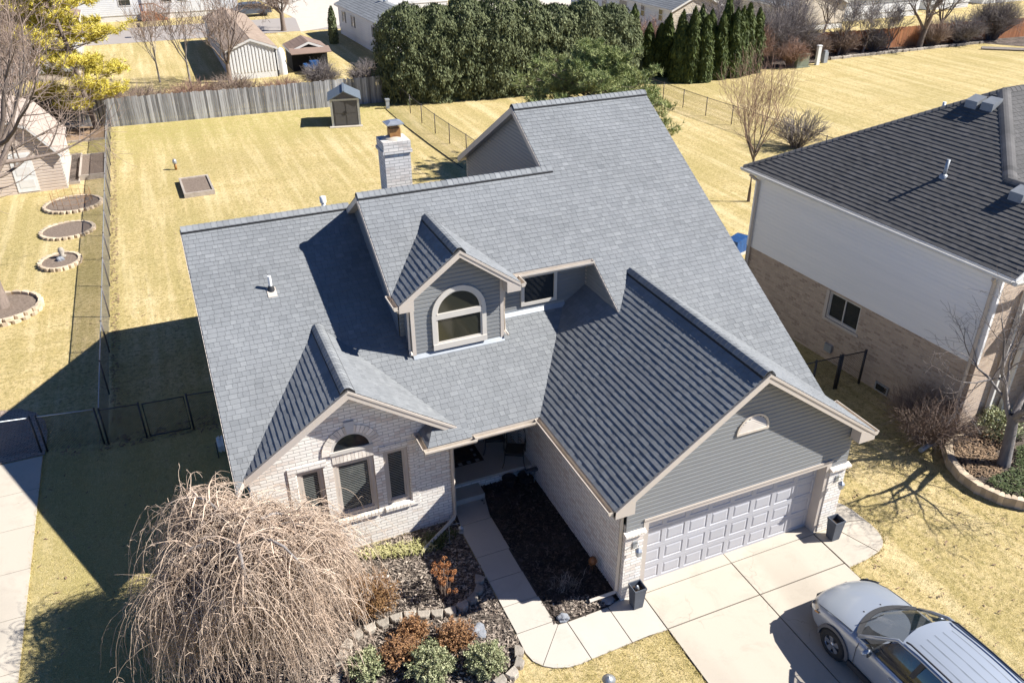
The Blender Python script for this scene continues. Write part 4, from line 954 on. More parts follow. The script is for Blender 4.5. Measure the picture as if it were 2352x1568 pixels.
# ================================================================ fences
def mat_chain(name, c, wire=.16):
    m, t, bs = _new(name); uv = _co(t, 'UV'); sx = t.nodes.new('ShaderNodeSeparateXYZ'); t.links.new(uv, sx.inputs[0])
    def M_(op, *a):
        q = t.nodes.new('ShaderNodeMath'); q.operation = op
        for i, v in enumerate(a):
            if isinstance(v, (int, float)): q.inputs[i].default_value = v
            else: t.links.new(v, q.inputs[i])
        return q.outputs[0]
    A = M_('ADD', sx.outputs[0], sx.outputs[1]); B_ = M_('SUBTRACT', sx.outputs[0], sx.outputs[1])
    f = lambda x: M_('LESS_THAN', M_('FRACT', M_('ADD', M_('DIVIDE', x, .075), 1000.)), wire)
    w_ = M_('MAXIMUM', f(A), f(B_)); bs.inputs['Base Color'].default_value = (*c, 1); bs.inputs['Roughness'].default_value = .5; bs.inputs['Metallic'].default_value = .4
    t.links.new(w_, bs.inputs['Alpha']); return m
MT['chain'] = mat_chain('chain_link_grey', (.13, .14, .16), .27); MT['chain_dark'] = mat_chain('chain_link_dark', (.05, .045, .045), .11)
def chain_fence(pts, label, mt='chain', rail='fence_galv', post='fence_galv', h=1.2, group=None, railr=.018, postr=.028):
    t_ = thing('chain_link_fence', label, 'fence', (pts[0][0], pts[0][1], 0), 0, group); o_ = V(pts[0][0], pts[0][1], 0)
    for x, y in pts:
        m = MB(); m.tube([V(x, y, -.05)-o_, V(x, y, h+.03)-o_], postr, 8); m.lathe([(postr*1.2, 0), (postr*1.1, .03), (0, .05)], V(x, y, h+.02)-o_, 8); m.build('post', MT[post], t_)
    m = MB(); m.tube([V(x, y, h)-o_ for x, y in pts], railr, 6); m.build('top_rail', MT[rail], t_)
    m = MB()
    for a, b in zip(pts, pts[1:]): m.face([V(*a, .03)-o_, V(*b, .03)-o_, V(*b, h)-o_, V(*a, h)-o_])
    m.build('mesh', MT[mt], t_); return t_
n = 13; chain_fence([(-11.24+.2*k/n, 11.08+(48.2-11.08)*k/n) for k in range(n+1)], 'long grey chain link fence running down the left side of the back lawn', 'chain', 'fence_galv', 'fence_metal')
chain_fence([(-11.24, 11.05), (-10.2, 10.93)], 'short black chain link fence panel left of the gate', 'chain_dark', 'black', 'black'); chain_fence([(-8.9, 10.86), (-7.85, 10.74)], 'short black chain link fence panel between gate and house wall', 'chain_dark', 'black', 'black')
chain_fence([(-12.86, 11.4), (-11.36, 11.15)], 'chain link fence panel with grey rail between the patio and the long fence', 'chain_dark', 'fence_galv', 'black'); chain_fence([(-19, 12.3), (-16.2, 11.9), (-13.02, 11.42)], 'grey railed chain link gate fence across the brick patio', 'chain_dark', 'fence_galv', 'black')
t_ = thing('gate', 'black chain link gate beside the left wall of the house', 'gate', (-10.1, 10.92, 0)); m = MB(); a, b = V(0, 0, 0), V(1.12, -.06, 0)
m.tube([a+V(0, 0, .06), a+V(0, 0, 1.18), b+V(0, 0, 1.18), b+V(0, 0, .06), a+V(0, 0, .06)], .022, 6); m.build('gate_frame', MT['black'], t_); m = MB(); m.face([a+V(0, 0, .06), b+V(0, 0, .06), b+V(0, 0, 1.18), a+V(0, 0, 1.18)]); m.build('mesh', MT['chain_dark'], t_)
chain_fence([(7.95, 46.2), (7.82, 43.5), (7.78, 40.8), (7.8, 38.1), (7.88, 35.6), (8.0, 33.0), (8.1, 30.4), (8.2, 27.8), (8.3, 25.2), (8.4, 22.6)], 'dark chain link fence behind the chimney running back to the tall hedge', 'chain_dark', 'fence_metal', 'fence_metal')
chain_fence([(25.3, 44.5), (25.35, 42), (25.4, 39.5), (25.5, 37.1), (25.65, 34.6), (25.9, 32.1), (26.1, 29.4), (26.3, 26.8), (26.5, 24.2), (26.7, 21.6), (26.9, 19)], 'dark chain link fence crossing the lawn right of the green pine', 'chain_dark', 'fence_metal', 'fence_metal')
chain_fence([(7.2, 5.05), (9.1, 4.98), (10.0, 4.93)], 'black chain link fence panel between the two houses', 'chain_dark', 'black', 'black', postr=.035); chain_fence([(10.08, 4.92), (10.95, 4.86)], 'black chain link gate against the neighbouring brick wall', 'chain_dark', 'black', 'black', postr=.04)
m = MB(); m.tube([(6.58, 45.2, .02), (6.55, 41.3, .02), (6.7, 36, .02), (6.95, 30.8, .02)], .03, 4, smooth=False); tag(m.build('lawn_edging', MT['joint']), 'thin dark edging line in the back lawn beside the dark fence', 'edging')
def board_fence(A, B, h, label, mt, nsec, bw=.14, seed=1, tilt=.012, posts='back', name='wooden_fence'):
    A = V(*A, 0); B = V(*B, 0); rnd = random.Random(seed); D = (B-A); L = D.length; D.normalize(); Nn = V(D.y, -D.x, 0); t_ = thing(name, label, 'fence', A)
    s = L/nsec
    for k in range(nsec):
        m = MB(); x = k*s
        while x < (k+1)*s-.03:
            w_ = min(bw, (k+1)*s-x)-.012; hh = h+rnd.uniform(-.04, .04)+.03*math.sin(x*.5); o_ = Nn*(rnd.uniform(0, .018)); lean = rnd.uniform(-tilt, tilt)
            p = [D*x+o_, D*(x+w_)+o_, D*(x+w_)+o_-Nn*.018, D*x+o_-Nn*.018]; m.hull8([*p, *[q+V(0, 0, hh)+D*lean for q in p]], 0, rnd.random()); x += bw
        m.build('fence_panel', MT[mt], t_)
    for k in range(nsec+1):
        m = MB(); p = D*(k*s)-Nn*.07; m.box(p.x-.045, p.x+.045, p.y-.045, p.y+.045, 0, h-.1); m.build('post', MT[mt], t_)
    m = MB()
    for z in (.35, h-.35): p = [-Nn*.02, D*L-Nn*.02, D*L-Nn*.06, -Nn*.06]; m.mark(); m.hull8([*[q+V(0, 0, z) for q in p], *[q+V(0, 0, z+.09) for q in p]])
    m.build('rail', MT[mt], t_); return t_
board_fence((-11.0, 48.35), (7.5, 47.35), 1.8, 'long weathered grey board fence across the back of the lawn', 'wood_grey', 8); board_fence((-17.5, 50.3), (-11.1, 48.5), 1.75, 'weathered grey board fence behind the yellow pine', 'wood_grey', 3, seed=4)
board_fence((44, 48.4), (60, 47.4), 1.75, 'rust brown board fence behind the bare trees along the right lawn', 'wood_rust', 7, seed=5); board_fence((60.3, 47.4), (78, 46), 1.75, 'rust brown board fence at the far right corner of the lawn', 'wood_rust', 7, seed=6)
# ================================================================ back lawn furniture
def timber_bed(c, w, d, h, label, rz=0, cat='raised bed', soil='soil', t=.1):
    t_ = thing('raised_bed', label, cat, (*c, 0), rz); m = MB(); x, y = w/2, d/2
    for a in ((-x, x, -y, -y+t), (-x, x, y-t, y), (-x, -x+t, -y+t+.003, y-t-.003), (x-t, x, -y+t+.003, y-t-.003)): m.mark(); m.box(*a, 0, h)
    m.build('timber', MT['wood'], t_); m = MB(); m.face([V(-x+t, -y+t, h-.06), V(x-t, -y+t, h-.06), V(x-t, y-t, h-.06), V(-x+t, y-t, h-.06)]); m.build('soil', MT[soil], t_)
timber_bed((-6.92, 33.45), 1.5, 2.75, .24, 'small timber raised bed of brown soil in the middle of the back lawn', .03, soil='soil_light'); timber_bed((-11.95, 39.4), 1.35, 4.2, .28, 'long timber raised bed against the side fence behind the small barn', soil='soil_light')
timber_bed((-12.9, 39.6), .62, 5.6, .14, 'narrow timber edged bed along the small barn wall', soil='mulch', t=.06); timber_bed((-12.5, 47.2), 2.5, 3.6, .12, 'timber edged bed of brown leaves under the yellow pine', soil='leaf_litter', t=.12)
t_ = thing('lawn_vent', 'short grey capped vent pipe standing in the back lawn', 'vent pipe', (-7.72, 37.2, 0)); m = MB(); m.tube([(0, 0, 0), (0, 0, .4)], .07, 12); m.build('pipe', MT['rust'], t_); m = MB(); m.lathe([(.11, .36), (.12, .42), (.1, .56), (.05, .6), (0, .6)], (0, 0, 0), 12); m.build('cap', MT['metal'], t_)
def ring_bed(c, rx, ry, nb, h, label, item=None, soil='soil_light', layers=1):
    t_ = thing('ring_bed', label, 'garden bed', (*c, 0)); P = []
    for k in range(nb):
        a = 2*math.pi*k/nb
        for l_ in range(layers): m = MB(); block(m, (rx*math.cos(a+l_*.1), ry*math.sin(a+l_*.1)), a+math.pi/2, 2*math.pi*max(rx, ry)/nb*.98, .17, h/layers, z=l_*h/layers, seed=k+l_*50); m.build('block', MT['stone_tan'], t_)
    m = MB(); m.face([V((rx-.05)*math.cos(a*.2618), (ry-.05)*math.sin(a*.2618), h*.6) for a in range(24)]); m.build('soil', MT[soil], t_); return t_
ring_bed((-12.82, 33.3), 1.3, 1.2, 30, .14, 'oval tan block bed with wire cage nearest the small barn'); ring_bed((-12.95, 29.6), 1.12, 1.05, 27, .13, 'oval tan block bed of mulch between the two other ring beds')
t_ = ring_bed((-13.1, 25.8), .78, .88, 20, .16, 'small round tan block bed with a stone figure in its centre'); rock(-13.1, 25.9, .2, 'low grey stone lying in the smallest ring bed', seed=8)
m = MB(); m.lathe([(.12, 0), (.16, .06), (.08, .12), (.14, .3), (.09, .42), (.0, .46)], (0, 0, 0), 10); o = m.build('garden_statue', MT['stone']); o.location = (-13.0, 26.15, .12); tag(o, 'small pale stone figure standing in the smallest ring bed', 'statue')
ring_bed((-14.9, 21.7), 1.32, 1.25, 22, .28, 'tan block ring of mulch around the large bare tree at the left', layers=2)
m = MB()
for k in range(16): a = k*.39; m.tube([(.9*math.cos(a), .9*math.sin(a), .1), (.9*math.cos(a), .9*math.sin(a), .75)], .008, 4)
for z in (.3, .55, .75): m.tube([(.9*math.cos(a*.39), .9*math.sin(a*.39), z) for a in range(17)], .006, 4)
o = m.build('plant_cage', MT['rust']); o.location = (-12.82, 33.3, 0); tag(o, 'round rusty wire plant cage standing in the oval block bed', 'plant cage')
# plastic shed
t_ = thing('garden_shed', 'small grey plastic shed with blue grey roof and dark double doors', 'shed', (2.2, 42.35, 0), -.21); w_, d_, h_ = 1.85, 2.1, 1.75
m = MB(); wallpoly(m, (0, 0, 0), (1, 0, 0), [(0, 0), (w_, 0), (w_, h_), (w_/2, h_+.42), (0, h_)], d_, (0, 1, 0)); m.build('wall', MT['shed_wall'], t_)
m = MB()
for x in (.0, w_-.14): m.mark(); m.box(x, x+.14, -.03, .0, 0, h_)
m.mark(); m.box(.14, w_-.14, -.03, 0, h_-.12, h_); m.build('trim', MT['metal'], t_)
for x in (.2, w_/2+.01):
    m = MB(); m.box(x, x+w_/2-.21, -.04, -.005, .06, h_-.13); m.box(x+.06, x+w_/2-.27, -.05, -.04, .14, .75); m.box(x+.06, x+w_/2-.27, -.05, -.04, .85, h_-.2); dd = m.build('door', MT['shed_door'], t_)
    m = MB(); m.box(w_/2-.06 if x < .5 else w_/2+.04, w_/2-.04 if x < .5 else w_/2+.06, -.09, -.05, .8, 1.0); m.build('handle', MT['black'], dd)
m = MB()
for s in (-1, 1):
    for k in range(6):
        y0, y1 = -.15+k*(d_+.3)/6, -.15+(k+1)*(d_+.3)/6-.01; a = V(w_/2, y0, h_+.5); b = V(w_/2+s*(w_/2+.14), y0, h_-.04); q = [a, b, b+V(0, y1-y0, 0), a+V(0, y1-y0, 0)]; m.prism(q if s > 0 else q[::-1], (0, 0, -.06), 0, random.random())
m.box(w_/2-.07, w_/2+.07, -.17, d_+.17, h_+.46, h_+.53); m.build('roof', MT['shed_roof'], t_); m = MB(); m.box(-.15, w_+.1, -.35, 0, 0, .04); m.build('doorstep', MT['concrete'], t_)
m = MB(); m.box(-.12, .12, -.12, .12, 0, .55); m.box(-.15, .15, -.15, .15, .55, .66); o = m.build('utility_post', MT['flash']); o.location = (6.78, 45.5, 0); tag(o, 'small white utility post at the back corner of the lawn by the hedge', 'utility post')
# ================================================================ vegetation
def rdir(rnd): 
    z = rnd.uniform(-1, 1); a = rnd.random()*6.283; r = math.sqrt(1-z*z); return V(r*math.cos(a), r*math.sin(a), z)
def grow(rnd, T, C, p, d, L, r, depth, spread=.7, up=.12, nk=(3, 5), seg=5, wob=.16, minr=.006, shrink=.62, tw=None):
    """T trunk/limb mesh, C twig mesh"""
    path = [p.copy()]; rad = [r]; dd = d.normalized()
    for k in range(seg):
        dd = (dd+rdir(rnd)*wob+V(0, 0, up*(1 if depth else .3))).normalized(); path.append(path[-1]+dd*(L/seg)); rad.append(max(minr*.7, r*(1-.62*(k+1)/seg)))
    (T if r > .03 else C).tube(path, rad, 7 if r > .08 else (5 if r > .03 else 3), cap=False)
    if depth <= 0: return
    n = rnd.randint(*nk)
    for k in range(n):
        t_ = .3+.7*(k+rnd.random()*.8)/n; i = min(int(t_*seg), seg-1); q = path[i].lerp(path[i+1], t_*seg-i)
        ax = (path[i+1]-path[i]).normalized(); s = rdir(rnd); s = (s-ax*s.dot(ax)).normalized(); a = rnd.uniform(.6, 1.15)*spread
        nd = ax*math.cos(a)+s*math.sin(a)
        grow(rnd, T, C, q, nd, L*rnd.uniform(shrink-.1, shrink+.12), max(minr, rad[i]*rnd.uniform(.5, .68)), depth-1, spread, up, nk, max(3, seg-1), wob, minr, shrink)
    grow(rnd, T, C, path[-1], dd, L*shrink, max(minr, rad[-1]), depth-1, spread, up, nk, max(3, seg-1), wob, minr, shrink)
def bare_tree(loc, label, h=6, r=.15, seed=1, depth=4, trunk=.3, limbs=4, spread=.7, up=.12, lean=(0, 0), name='bare_tree', bark='bark', twig='twig', nk=(3, 5), minr=.007, wob=.16, cat='tree', group=None, first=None):
    rnd = random.Random(seed); t_ = thing(name, label, cat, (*loc, 0), 0, group); T = MB(); C = MB()
    top = V(lean[0], lean[1], h*trunk); P = [V(0, 0, -.1), V(lean[0]*.15, lean[1]*.15, h*trunk*.25), V(lean[0]*.5, lean[1]*.5, h*trunk*.6), top]
    T.tube(P, [r*1.35, r*1.05, r*.95, r*.85], 10, cap=False)
    for k in range(limbs):
        a = k*6.283/limbs+rnd.random()*.9; e = rnd.uniform(.35, .95)*spread
        d = V(math.cos(a)*math.sin(e), math.sin(a)*math.sin(e), math.cos(e)); q = top-V(0, 0, rnd.random()*h*trunk*.25) if k else top
        grow(rnd, T, C, q, d, h*(1-trunk)*rnd.uniform(.42, .6), r*rnd.uniform(.45, .7), depth-1, spread, up, nk, 5, wob, minr)
    T.build('trunk', MT[bark], t_); C.build('crown', MT[twig], t_); return t_
def bush(loc, label, w=1., h=1., n=260, seed=1, mt='twig', name='bare_shrub', r=.006, cat='shrub', group=None, fork=3, spreadp=.5, segs=4, droop=0., leaves=None, lmt=None, lsize=.03):
    """many stems fanning out of the ground, forking"""
    rnd = random.Random(seed); t_ = thing(name, label, cat, (*loc, 0), 0, group); T = MB(); F = MB()
    for k in range(n):
        a = rnd.random()*6.283; q = rnd.random()**spreadp; e = V(math.cos(a)*w*.5*q, math.sin(a)*w*.5*q, h*(1-.45*q*q)*rnd.uniform(.6, 1.05)); b = V(math.cos(a)*w*.12*rnd.random(), math.sin(a)*w*.12*rnd.random(), 0)
        c = b.lerp(e, .5)+V(0, 0, h*.12)+rdir(rnd)*w*.05; P = []
        for s in range(segs+1): u = s/segs; P.append(b*(1-u)**2+c*2*u*(1-u)+e*u*u+rdir(rnd)*w*.012)
        T.tube(P, [r*(1.6-1.0*s/segs) for s in range(segs+1)], 3, cap=False)
        for f in range(fork):
            u = rnd.uniform(.4, 1); i = min(int(u*segs), segs-1); s0 = P[i].lerp(P[i+1], u*segs-i); d = ((P[i+1]-P[i]).normalized()+rdir(rnd)*.8).normalized()*rnd.uniform(.1, .28)*(w+h)*.5
            T.tube([s0, s0+d*.5+rdir(rnd)*.02, s0+d-V(0, 0, droop*.1)], [r*.8, r*.6, r*.4], 3, cap=False)
            if leaves:
                for _ in range(leaves):
                    c_ = s0+d*rnd.random()+rdir(rnd)*lsize; a1 = rdir(rnd)*lsize; a2 = rdir(rnd).cross(a1).normalized()*lsize*.6; F.face([c_-a1, c_+a2, c_+a1, c_-a2], rnd.random())
    T.build('stems', MT[mt], t_)
    if leaves: F.build('leaves', MT[lmt], t_)
    return t_
# ---------------------------------------------------------------- weeping tree in front of the house
def weeping():
    rnd = random.Random(12); t_ = thing('weeping_tree', 'bare weeping tree with a dome of drooping tan twigs in front of the brick gable', 'tree', (-8.2, 1.75, 0)); T = MB(); C = MB(); L2 = MB()
    T.tube([V(0, 0, -.1), V(.08, .05, .8), V(-.05, .0, 1.7), V(0, .05, 2.75)], [.17, .13, .125, .12], 10, cap=False)
    def limb(p, d, L, r, n):
        P = [p.copy()]; dd = d.normalized(); R_ = [r]
        for k in range(n): dd = (dd+V(0, 0, -.2-.07*k)+rdir(rnd)*.14).normalized(); P.append(P[-1]+dd*L/n); R_.append(r*(1-.7*(k+1)/n))
        return P, R_
    tips = []
    for k in range(17):
        a = k*2.4+rnd.random()*.4; e = rnd.uniform(.35, 1.15); d = V(math.cos(a)*math.sin(e), math.sin(a)*math.sin(e), math.cos(e)*1.15)
        P, R_ = limb(V(0, .05, 2.7-.5*rnd.random()), d, rnd.uniform(1.3, 2.0)*(.88 if d.x > .3 else 1), rnd.uniform(.04, .065), 7); T.tube(P, R_, 6, cap=False)
        for i in range(2, 8):
            for _ in range(3):
                q = P[i].lerp(P[i-1], rnd.random()); s = rdir(rnd); s.z = abs(s.z)*.3+.02; P2, R2 = limb(q, s+(P[i]-P[i-1]).normalized()*.6, rnd.uniform(.4, .95), .019, 5); L2.tube(P2, R2, 4, cap=False); tips.append(P2)
    for P2 in tips:
        for _ in range(rnd.randint(16, 21)):
            i = rnd.randint(1, 5); q = P2[i].lerp(P2[i-1], rnd.random()); s = rdir(rnd); s.z *= .5; s.z += .05; dd = (s+V(q.x, q.y, 0)*.25).normalized(); st = .055*rnd.uniform(.8, 1.3); P = [q]; n = rnd.randint(4, 21); g0 = rnd.uniform(.2, .42)
            sway = V(rnd.uniform(-.1, .1), rnd.uniform(-.1, .1), 0)
            for k in range(n):
                dd = (dd+V(0, 0, -g0)+sway*.3+rdir(rnd)*.17).normalized(); nx = P[-1]+dd*st*2
                if nx.z < .15: break
                P.append(nx)
            if len(P) < 3: continue
            r0 = rnd.uniform(.004, .0075); C.tube(P[::1], [r0*(1-.55*j/len(P)) for j in range(len(P))], 3, cap=False)
            for _2 in range(4):
                j = rnd.randint(1, len(P)-1); d3 = rdir(rnd); C.tube([P[j], P[j]+d3*.08, P[j]+d3*.12+V(0, 0, -.06)], [.004, .0035, .003], 3, cap=False)
    T.build('trunk', MT['bark_grey'], t_); L2.build('branches', MT['twig_tan'], t_); C.build('crown', MT['twig_tan'], t_)
weeping()
bpy.data.objects['weeping_tree'].scale = (1.17, 1.15, 1.14)
# ---------------------------------------------------------------- garden shrubs
def ball_shrub(loc, label, w, h, mt, seed, n=5200, ls=.023, stems='twig', name='round_shrub', group=None, noise_amp=.36, core=None):
    rnd = random.Random(seed); t_ = thing(name, label, 'shrub', (*loc, 0), 0, group); F = MB(); T = MB()
    for k in range(60): d = rdir(rnd); d.z = abs(d.z)+.2; e = V(d.x*w*.42, d.y*w*.42, d.z*h*.7); T.tube([V(0, 0, 0), e*.5+rdir(rnd)*.04, e], [.01, .007, .004], 3, cap=False)
    for k in range(n):
        d = rdir(rnd)
        q = 1+noise_amp*noise.noise(d*3.2+V(seed*3, 0, 0))*2; rr = rnd.uniform(.62, 1.)**.5*q
        c = V(d.x*w*.5*rr, d.y*w*.5*rr, h*.5+d.z*h*.5*rr)
        if c.z < .03: continue
        a1 = rdir(rnd)*ls*rnd.uniform(.6, 1.3); a2 = rdir(rnd).cross(a1).normalized()*ls*.55; F.face([c-a1, c+a2, c+a1, c-a2], rnd.random())
    T.build('stems', MT[stems], t_); F.build('leaves', MT[mt], t_); return t_
ball_shrub((-6.35, .35), 'small round green and cream shrub, leftmost of the three in the front bed', .66, .5, 'box_leaf', 3, 6200); ball_shrub((-5.12, -.17), 'largest round green and cream shrub in the middle of the front bed', .82, .6, 'box_leaf', 4, 10000); ball_shrub((-4.05, -.52), 'round green and cream shrub nearest the walkway corner', .74, .55, 'box_leaf', 5, 8000)
def red_shrub(loc, label, w, h, seed, lmt='red_leaf', n=130, mt='twig_red', lv=8): return bush(loc, label, w, h, n, seed, mt, 'deciduous_shrub', .004, fork=5, leaves=lv, lmt=lmt, lsize=.02, spreadp=.6)
red_shrub((-5.62, .35), 'rusty red twiggy shrub between the left and middle green shrubs', .8, .6, 21); red_shrub((-5.2, .85), 'rusty red twiggy shrub just below the curved row of grey blocks', .7, .5, 22); red_shrub((-4.4, .3), 'rusty red twiggy shrub above the gap between the two right green shrubs', .85, .55, 23)
red_shrub((-5.85, 1.95), 'large brown twiggy shrub beside the weeping tree above the block row', 1.25, .95, 24, 'brown_leaf', 260, 'twig_red', 8)
# dried hydrangea
t_ = thing('dried_hydrangea', 'dried hydrangea with rust coloured flower heads on tall stems', 'shrub', (-4.15, 1.7, 0)); T = MB(); F = MB(); rnd = random.Random(5)
for k in range(34):
    a = rnd.random()*6.28; q = rnd.random()**.6; e = V(math.cos(a)*.3*q, math.sin(a)*.42*q, rnd.uniform(.45, .95)); T.tube([V(e.x*.3, e.y*.3, 0), e*.6, e], [.007, .006, .005], 4, cap=False)
    for _ in range(60): c = e+rdir(rnd)*.065*rnd.random()**.4; a1 = rdir(rnd)*.016; a2 = rdir(rnd).cross(a1).normalized()*.012; F.face([c-a1, c+a2, c+a1, c-a2], rnd.random())
T.build('stems', MT['twig'], t_); F.build('flower_heads', MT['rust_head'], t_)
# pale sprouting leaves against the brick wall and dark ones at the corner
def blades_clump(name, label, pts, mt, seed, L=(.12, .3), n=60, w=.012):
    rnd = random.Random(seed); x0, y0 = pts[0]; m = MB(); 
    for x, y in pts:
        for _ in range(n):
            a = rnd.random()*6.28; l_ = rnd.uniform(*L); b = V(x-x0+rnd.gauss(0, .11), y-y0+rnd.gauss(0, .07), 0); o_ = V(math.cos(a), math.sin(a), 0); s = V(-o_.y, o_.x, 0)*w
            p1 = b+o_*l_*.35+V(0, 0, l_*.6); p2 = b+o_*l_*.9+V(0, 0, l_*.55); tn = rnd.random(); m.face([b-s, b+s, p1+s, p1-s], tn); m.face([p1-s, p1+s, p2], tn)
    o = m.build(name, MT[mt]); o.location = (x0, y0, .01); tag(o, label, 'plant'); return o
blades_clump('leafy_perennial', 'pale green and yellow strap leaves growing along the brick wall foot', [(-5.5+.16*k, 3.62-.045*k+.05*(k % 2)) for k in range(9)], 'blade', 4); blades_clump('leafy_perennial', 'dark green leaves under the downspout at the brick corner', [(-3.95, 3.55), (-3.7, 3.4), (-3.8, 3.2), (-3.5, 3.5)], 'ivy', 5, (.12, .26), 40)
blades_clump('ornamental_grass', 'flattened pale dry grass clump in the dark bed by the garage', [(-1.6, .95), (-1.45, .8), (-1.7, .8), (-1.35, .95)], 'chip', 6, (.15, .32), 26, .006)
blades_clump('ornamental_grass', 'yellow green dry grass clump under the left side of the weeping tree', [(-9.3+.2*(k % 5), 2.4-.25*(k//5)) for k in range(15)], 'blade', 9, (.2, .4), 40, .008)
bush((-9.0, .3), 'low dark twiggy shrub under the lower edge of the weeping tree', 1.6, .7, 150, 31, 'twig', fork=4, r=.005)
# ---------------------------------------------------------------- trees round the plot
bare_tree((-15.0, 21.9), 'large bare tree in the tan block ring at the left edge', 12, .3, 3, 5, .3, 6, .95, .1, (-.02, 0), nk=(2, 4), minr=.009, twig='twig')
bare_tree((18.1, 20.0), 'slender young bare tree standing between the two house roofs', 7.0, .065, 5, 4, .34, 8, .8, .22, (.05, .1), nk=(3, 5), minr=.006, twig='twig_red')
bush((26.4, 26.4), 'rounded bare grey shrub beside the dark lawn fence', 3.2, 2.2, 90, 8, 'twig_grey', r=.016, fork=7)
bare_tree((11.3, -.15), 'crooked bare tree in the curved brick bed in front of the neighbouring house', 5.6, .15, 14, 5, .3, 4, 1.0, .06, (.1, .25), nk=(3, 4), minr=.005, wob=.3, bark='bark_grey', twig='twig_grey')
bush((10.45, 1.75), 'dense dark bare bush against the neighbouring brick wall corner', 2.5, 1.6, 420, 15, 'twig', r=.007, fork=5, spreadp=.4)
m = MB(); m.tube([(9.85, 1.32, .12), (10.3, 1.42, .13), (10.85, 1.45, .16)], [.07, .08, .09], 8); tag(m.build('birch_log', MT['flash']), 'pale birch log lying on the grass by the dark bush', 'log')
def leaf_tree(name, label, loc, prof, mt, seed, n, ls, group=None, lump=.25, trunkr=.12, droop=0., gap=.0, cat='tree', lean=(0, 0), inner=.75, freq=1.1, tuft=0, build=True):
    """prof: list of (z, radius). leaves fill the outer shell of a lumpy body of revolution"""
    rnd = random.Random(seed); t_ = thing(name, label, cat, (*loc, 0), 0, group); F = MB(); T = MB(); H = prof[-1][0]
    T.tube([V(0, 0, -.1), V(0, 0, H*.5), V(lean[0], lean[1], H*.93)], [trunkr, trunkr*.7, .02], 7, cap=False)
    zs = [p[0] for p in prof]; tot = [0]
    for (a, ra), (b, rb) in zip(prof, prof[1:]): tot.append(tot[-1]+(ra+rb+.15)*(b-a))
    def rad(z):
        for (a, ra), (b, rb) in zip(prof, prof[1:]):
            if z <= b: return ra+(rb-ra)*(z-a)/(b-a)
        return prof[-1][1]
    for k in range(n):
        u = rnd.random()*tot[-1]; i = 0
        while tot[i+1] < u: i += 1
        z = prof[i][0]+(prof[i+1][0]-prof[i][0])*(u-tot[i])/(tot[i+1]-tot[i]); a = rnd.random()*6.283; r = rad(z)
        q = V(math.cos(a)*r, math.sin(a)*r, z); nz = noise.noise(q*freq+V(seed*5, 0, 0))+.5*noise.noise(q*freq*2.6+V(0, seed, 0))
        if gap and nz < -gap: continue
        rr = r*(1+lump*nz)*rnd.uniform(inner, 1.)**.6; c = V(math.cos(a)*rr+lean[0]*z/H, math.sin(a)*rr+lean[1]*z/H, z+rnd.uniform(-.1, .1)+lump*.6*nz)
        if c.z < .05: c.z = .05
        nd = (V(math.cos(a), math.sin(a), .35)+rdir(rnd)*.7).normalized(); tn = min(1, max(0, .45+.45*nz+rnd.gauss(0, .22)))
        if tuft:
            for _ in range(tuft):
                d = (nd+rdir(rnd)*.75+V(0, 0, .25)).normalized()*ls*rnd.uniform(.7, 1.3); s = d.cross(rdir(rnd)).normalized()*ls*.10; F.face([c-s, c+s, c+d], tn)
        else:
            t1 = nd.cross(V(0, 0, 1)).normalized(); t2 = t1.cross(nd); t1 = (t1+rdir(rnd)*.5)*ls*rnd.uniform(.4, 1.); t2 = (t2*(1+droop)+rdir(rnd)*.4)*ls*rnd.uniform(.5, 1.2); F.face([c-t2, c+t1*.7, c+t2, c-t1*.7], tn)
    T.build('trunk', MT['bark'], t_); F.build('crown', MT[mt], t_); return t_
# juniper hedge trees
GJ = 'tall dense juniper trees in the hedge behind the lawn'
jp = lambda h, r: [(0.0, r*1.15), (h*.25, r*1.35), (h*.55, r*1.3), (h*.78, r*1.15), (h*.9, r*.85), (h*.97, r*.45), (h, .1)]
hj = [((9.1, 47.6), 6.4, 1.75), ((11.2, 47.2), 6.3, 1.75), ((13.3, 47.0), 6.7, 1.8), ((15.6, 46.7), 6.75, 1.85), ((17.9, 46.6), 6.4, 1.7), ((20.1, 46.5), 5.9, 1.65), ((22.4, 46.3), 6.05, 1.65), ((24.7, 46.2), 5.6, 1.7), ((26.3, 46.6), 4.6, 1.0)]
nm = ['leftmost dense juniper at the end of the grey board fence', 'second dense juniper from the grey board fence', 'third dense juniper from the grey board fence, tall with a broad top', 'tallest dense juniper in the middle of the hedge', 'dense juniper behind the left side of the green pine', 'dense juniper directly behind the green pine top', 'dense juniper behind the right side of the green pine', 'rightmost dense juniper before the slim dark conifers', 'small dense juniper at the right end of the hedge']
for i, ((p, h, r), l_) in enumerate(zip(hj, nm)): leaf_tree('juniper_tree', l_, p, jp(h, r), 'hedge', 60+i, 28000, .09, GJ, .24, .14, .3, 0, freq=1.35, inner=.6)
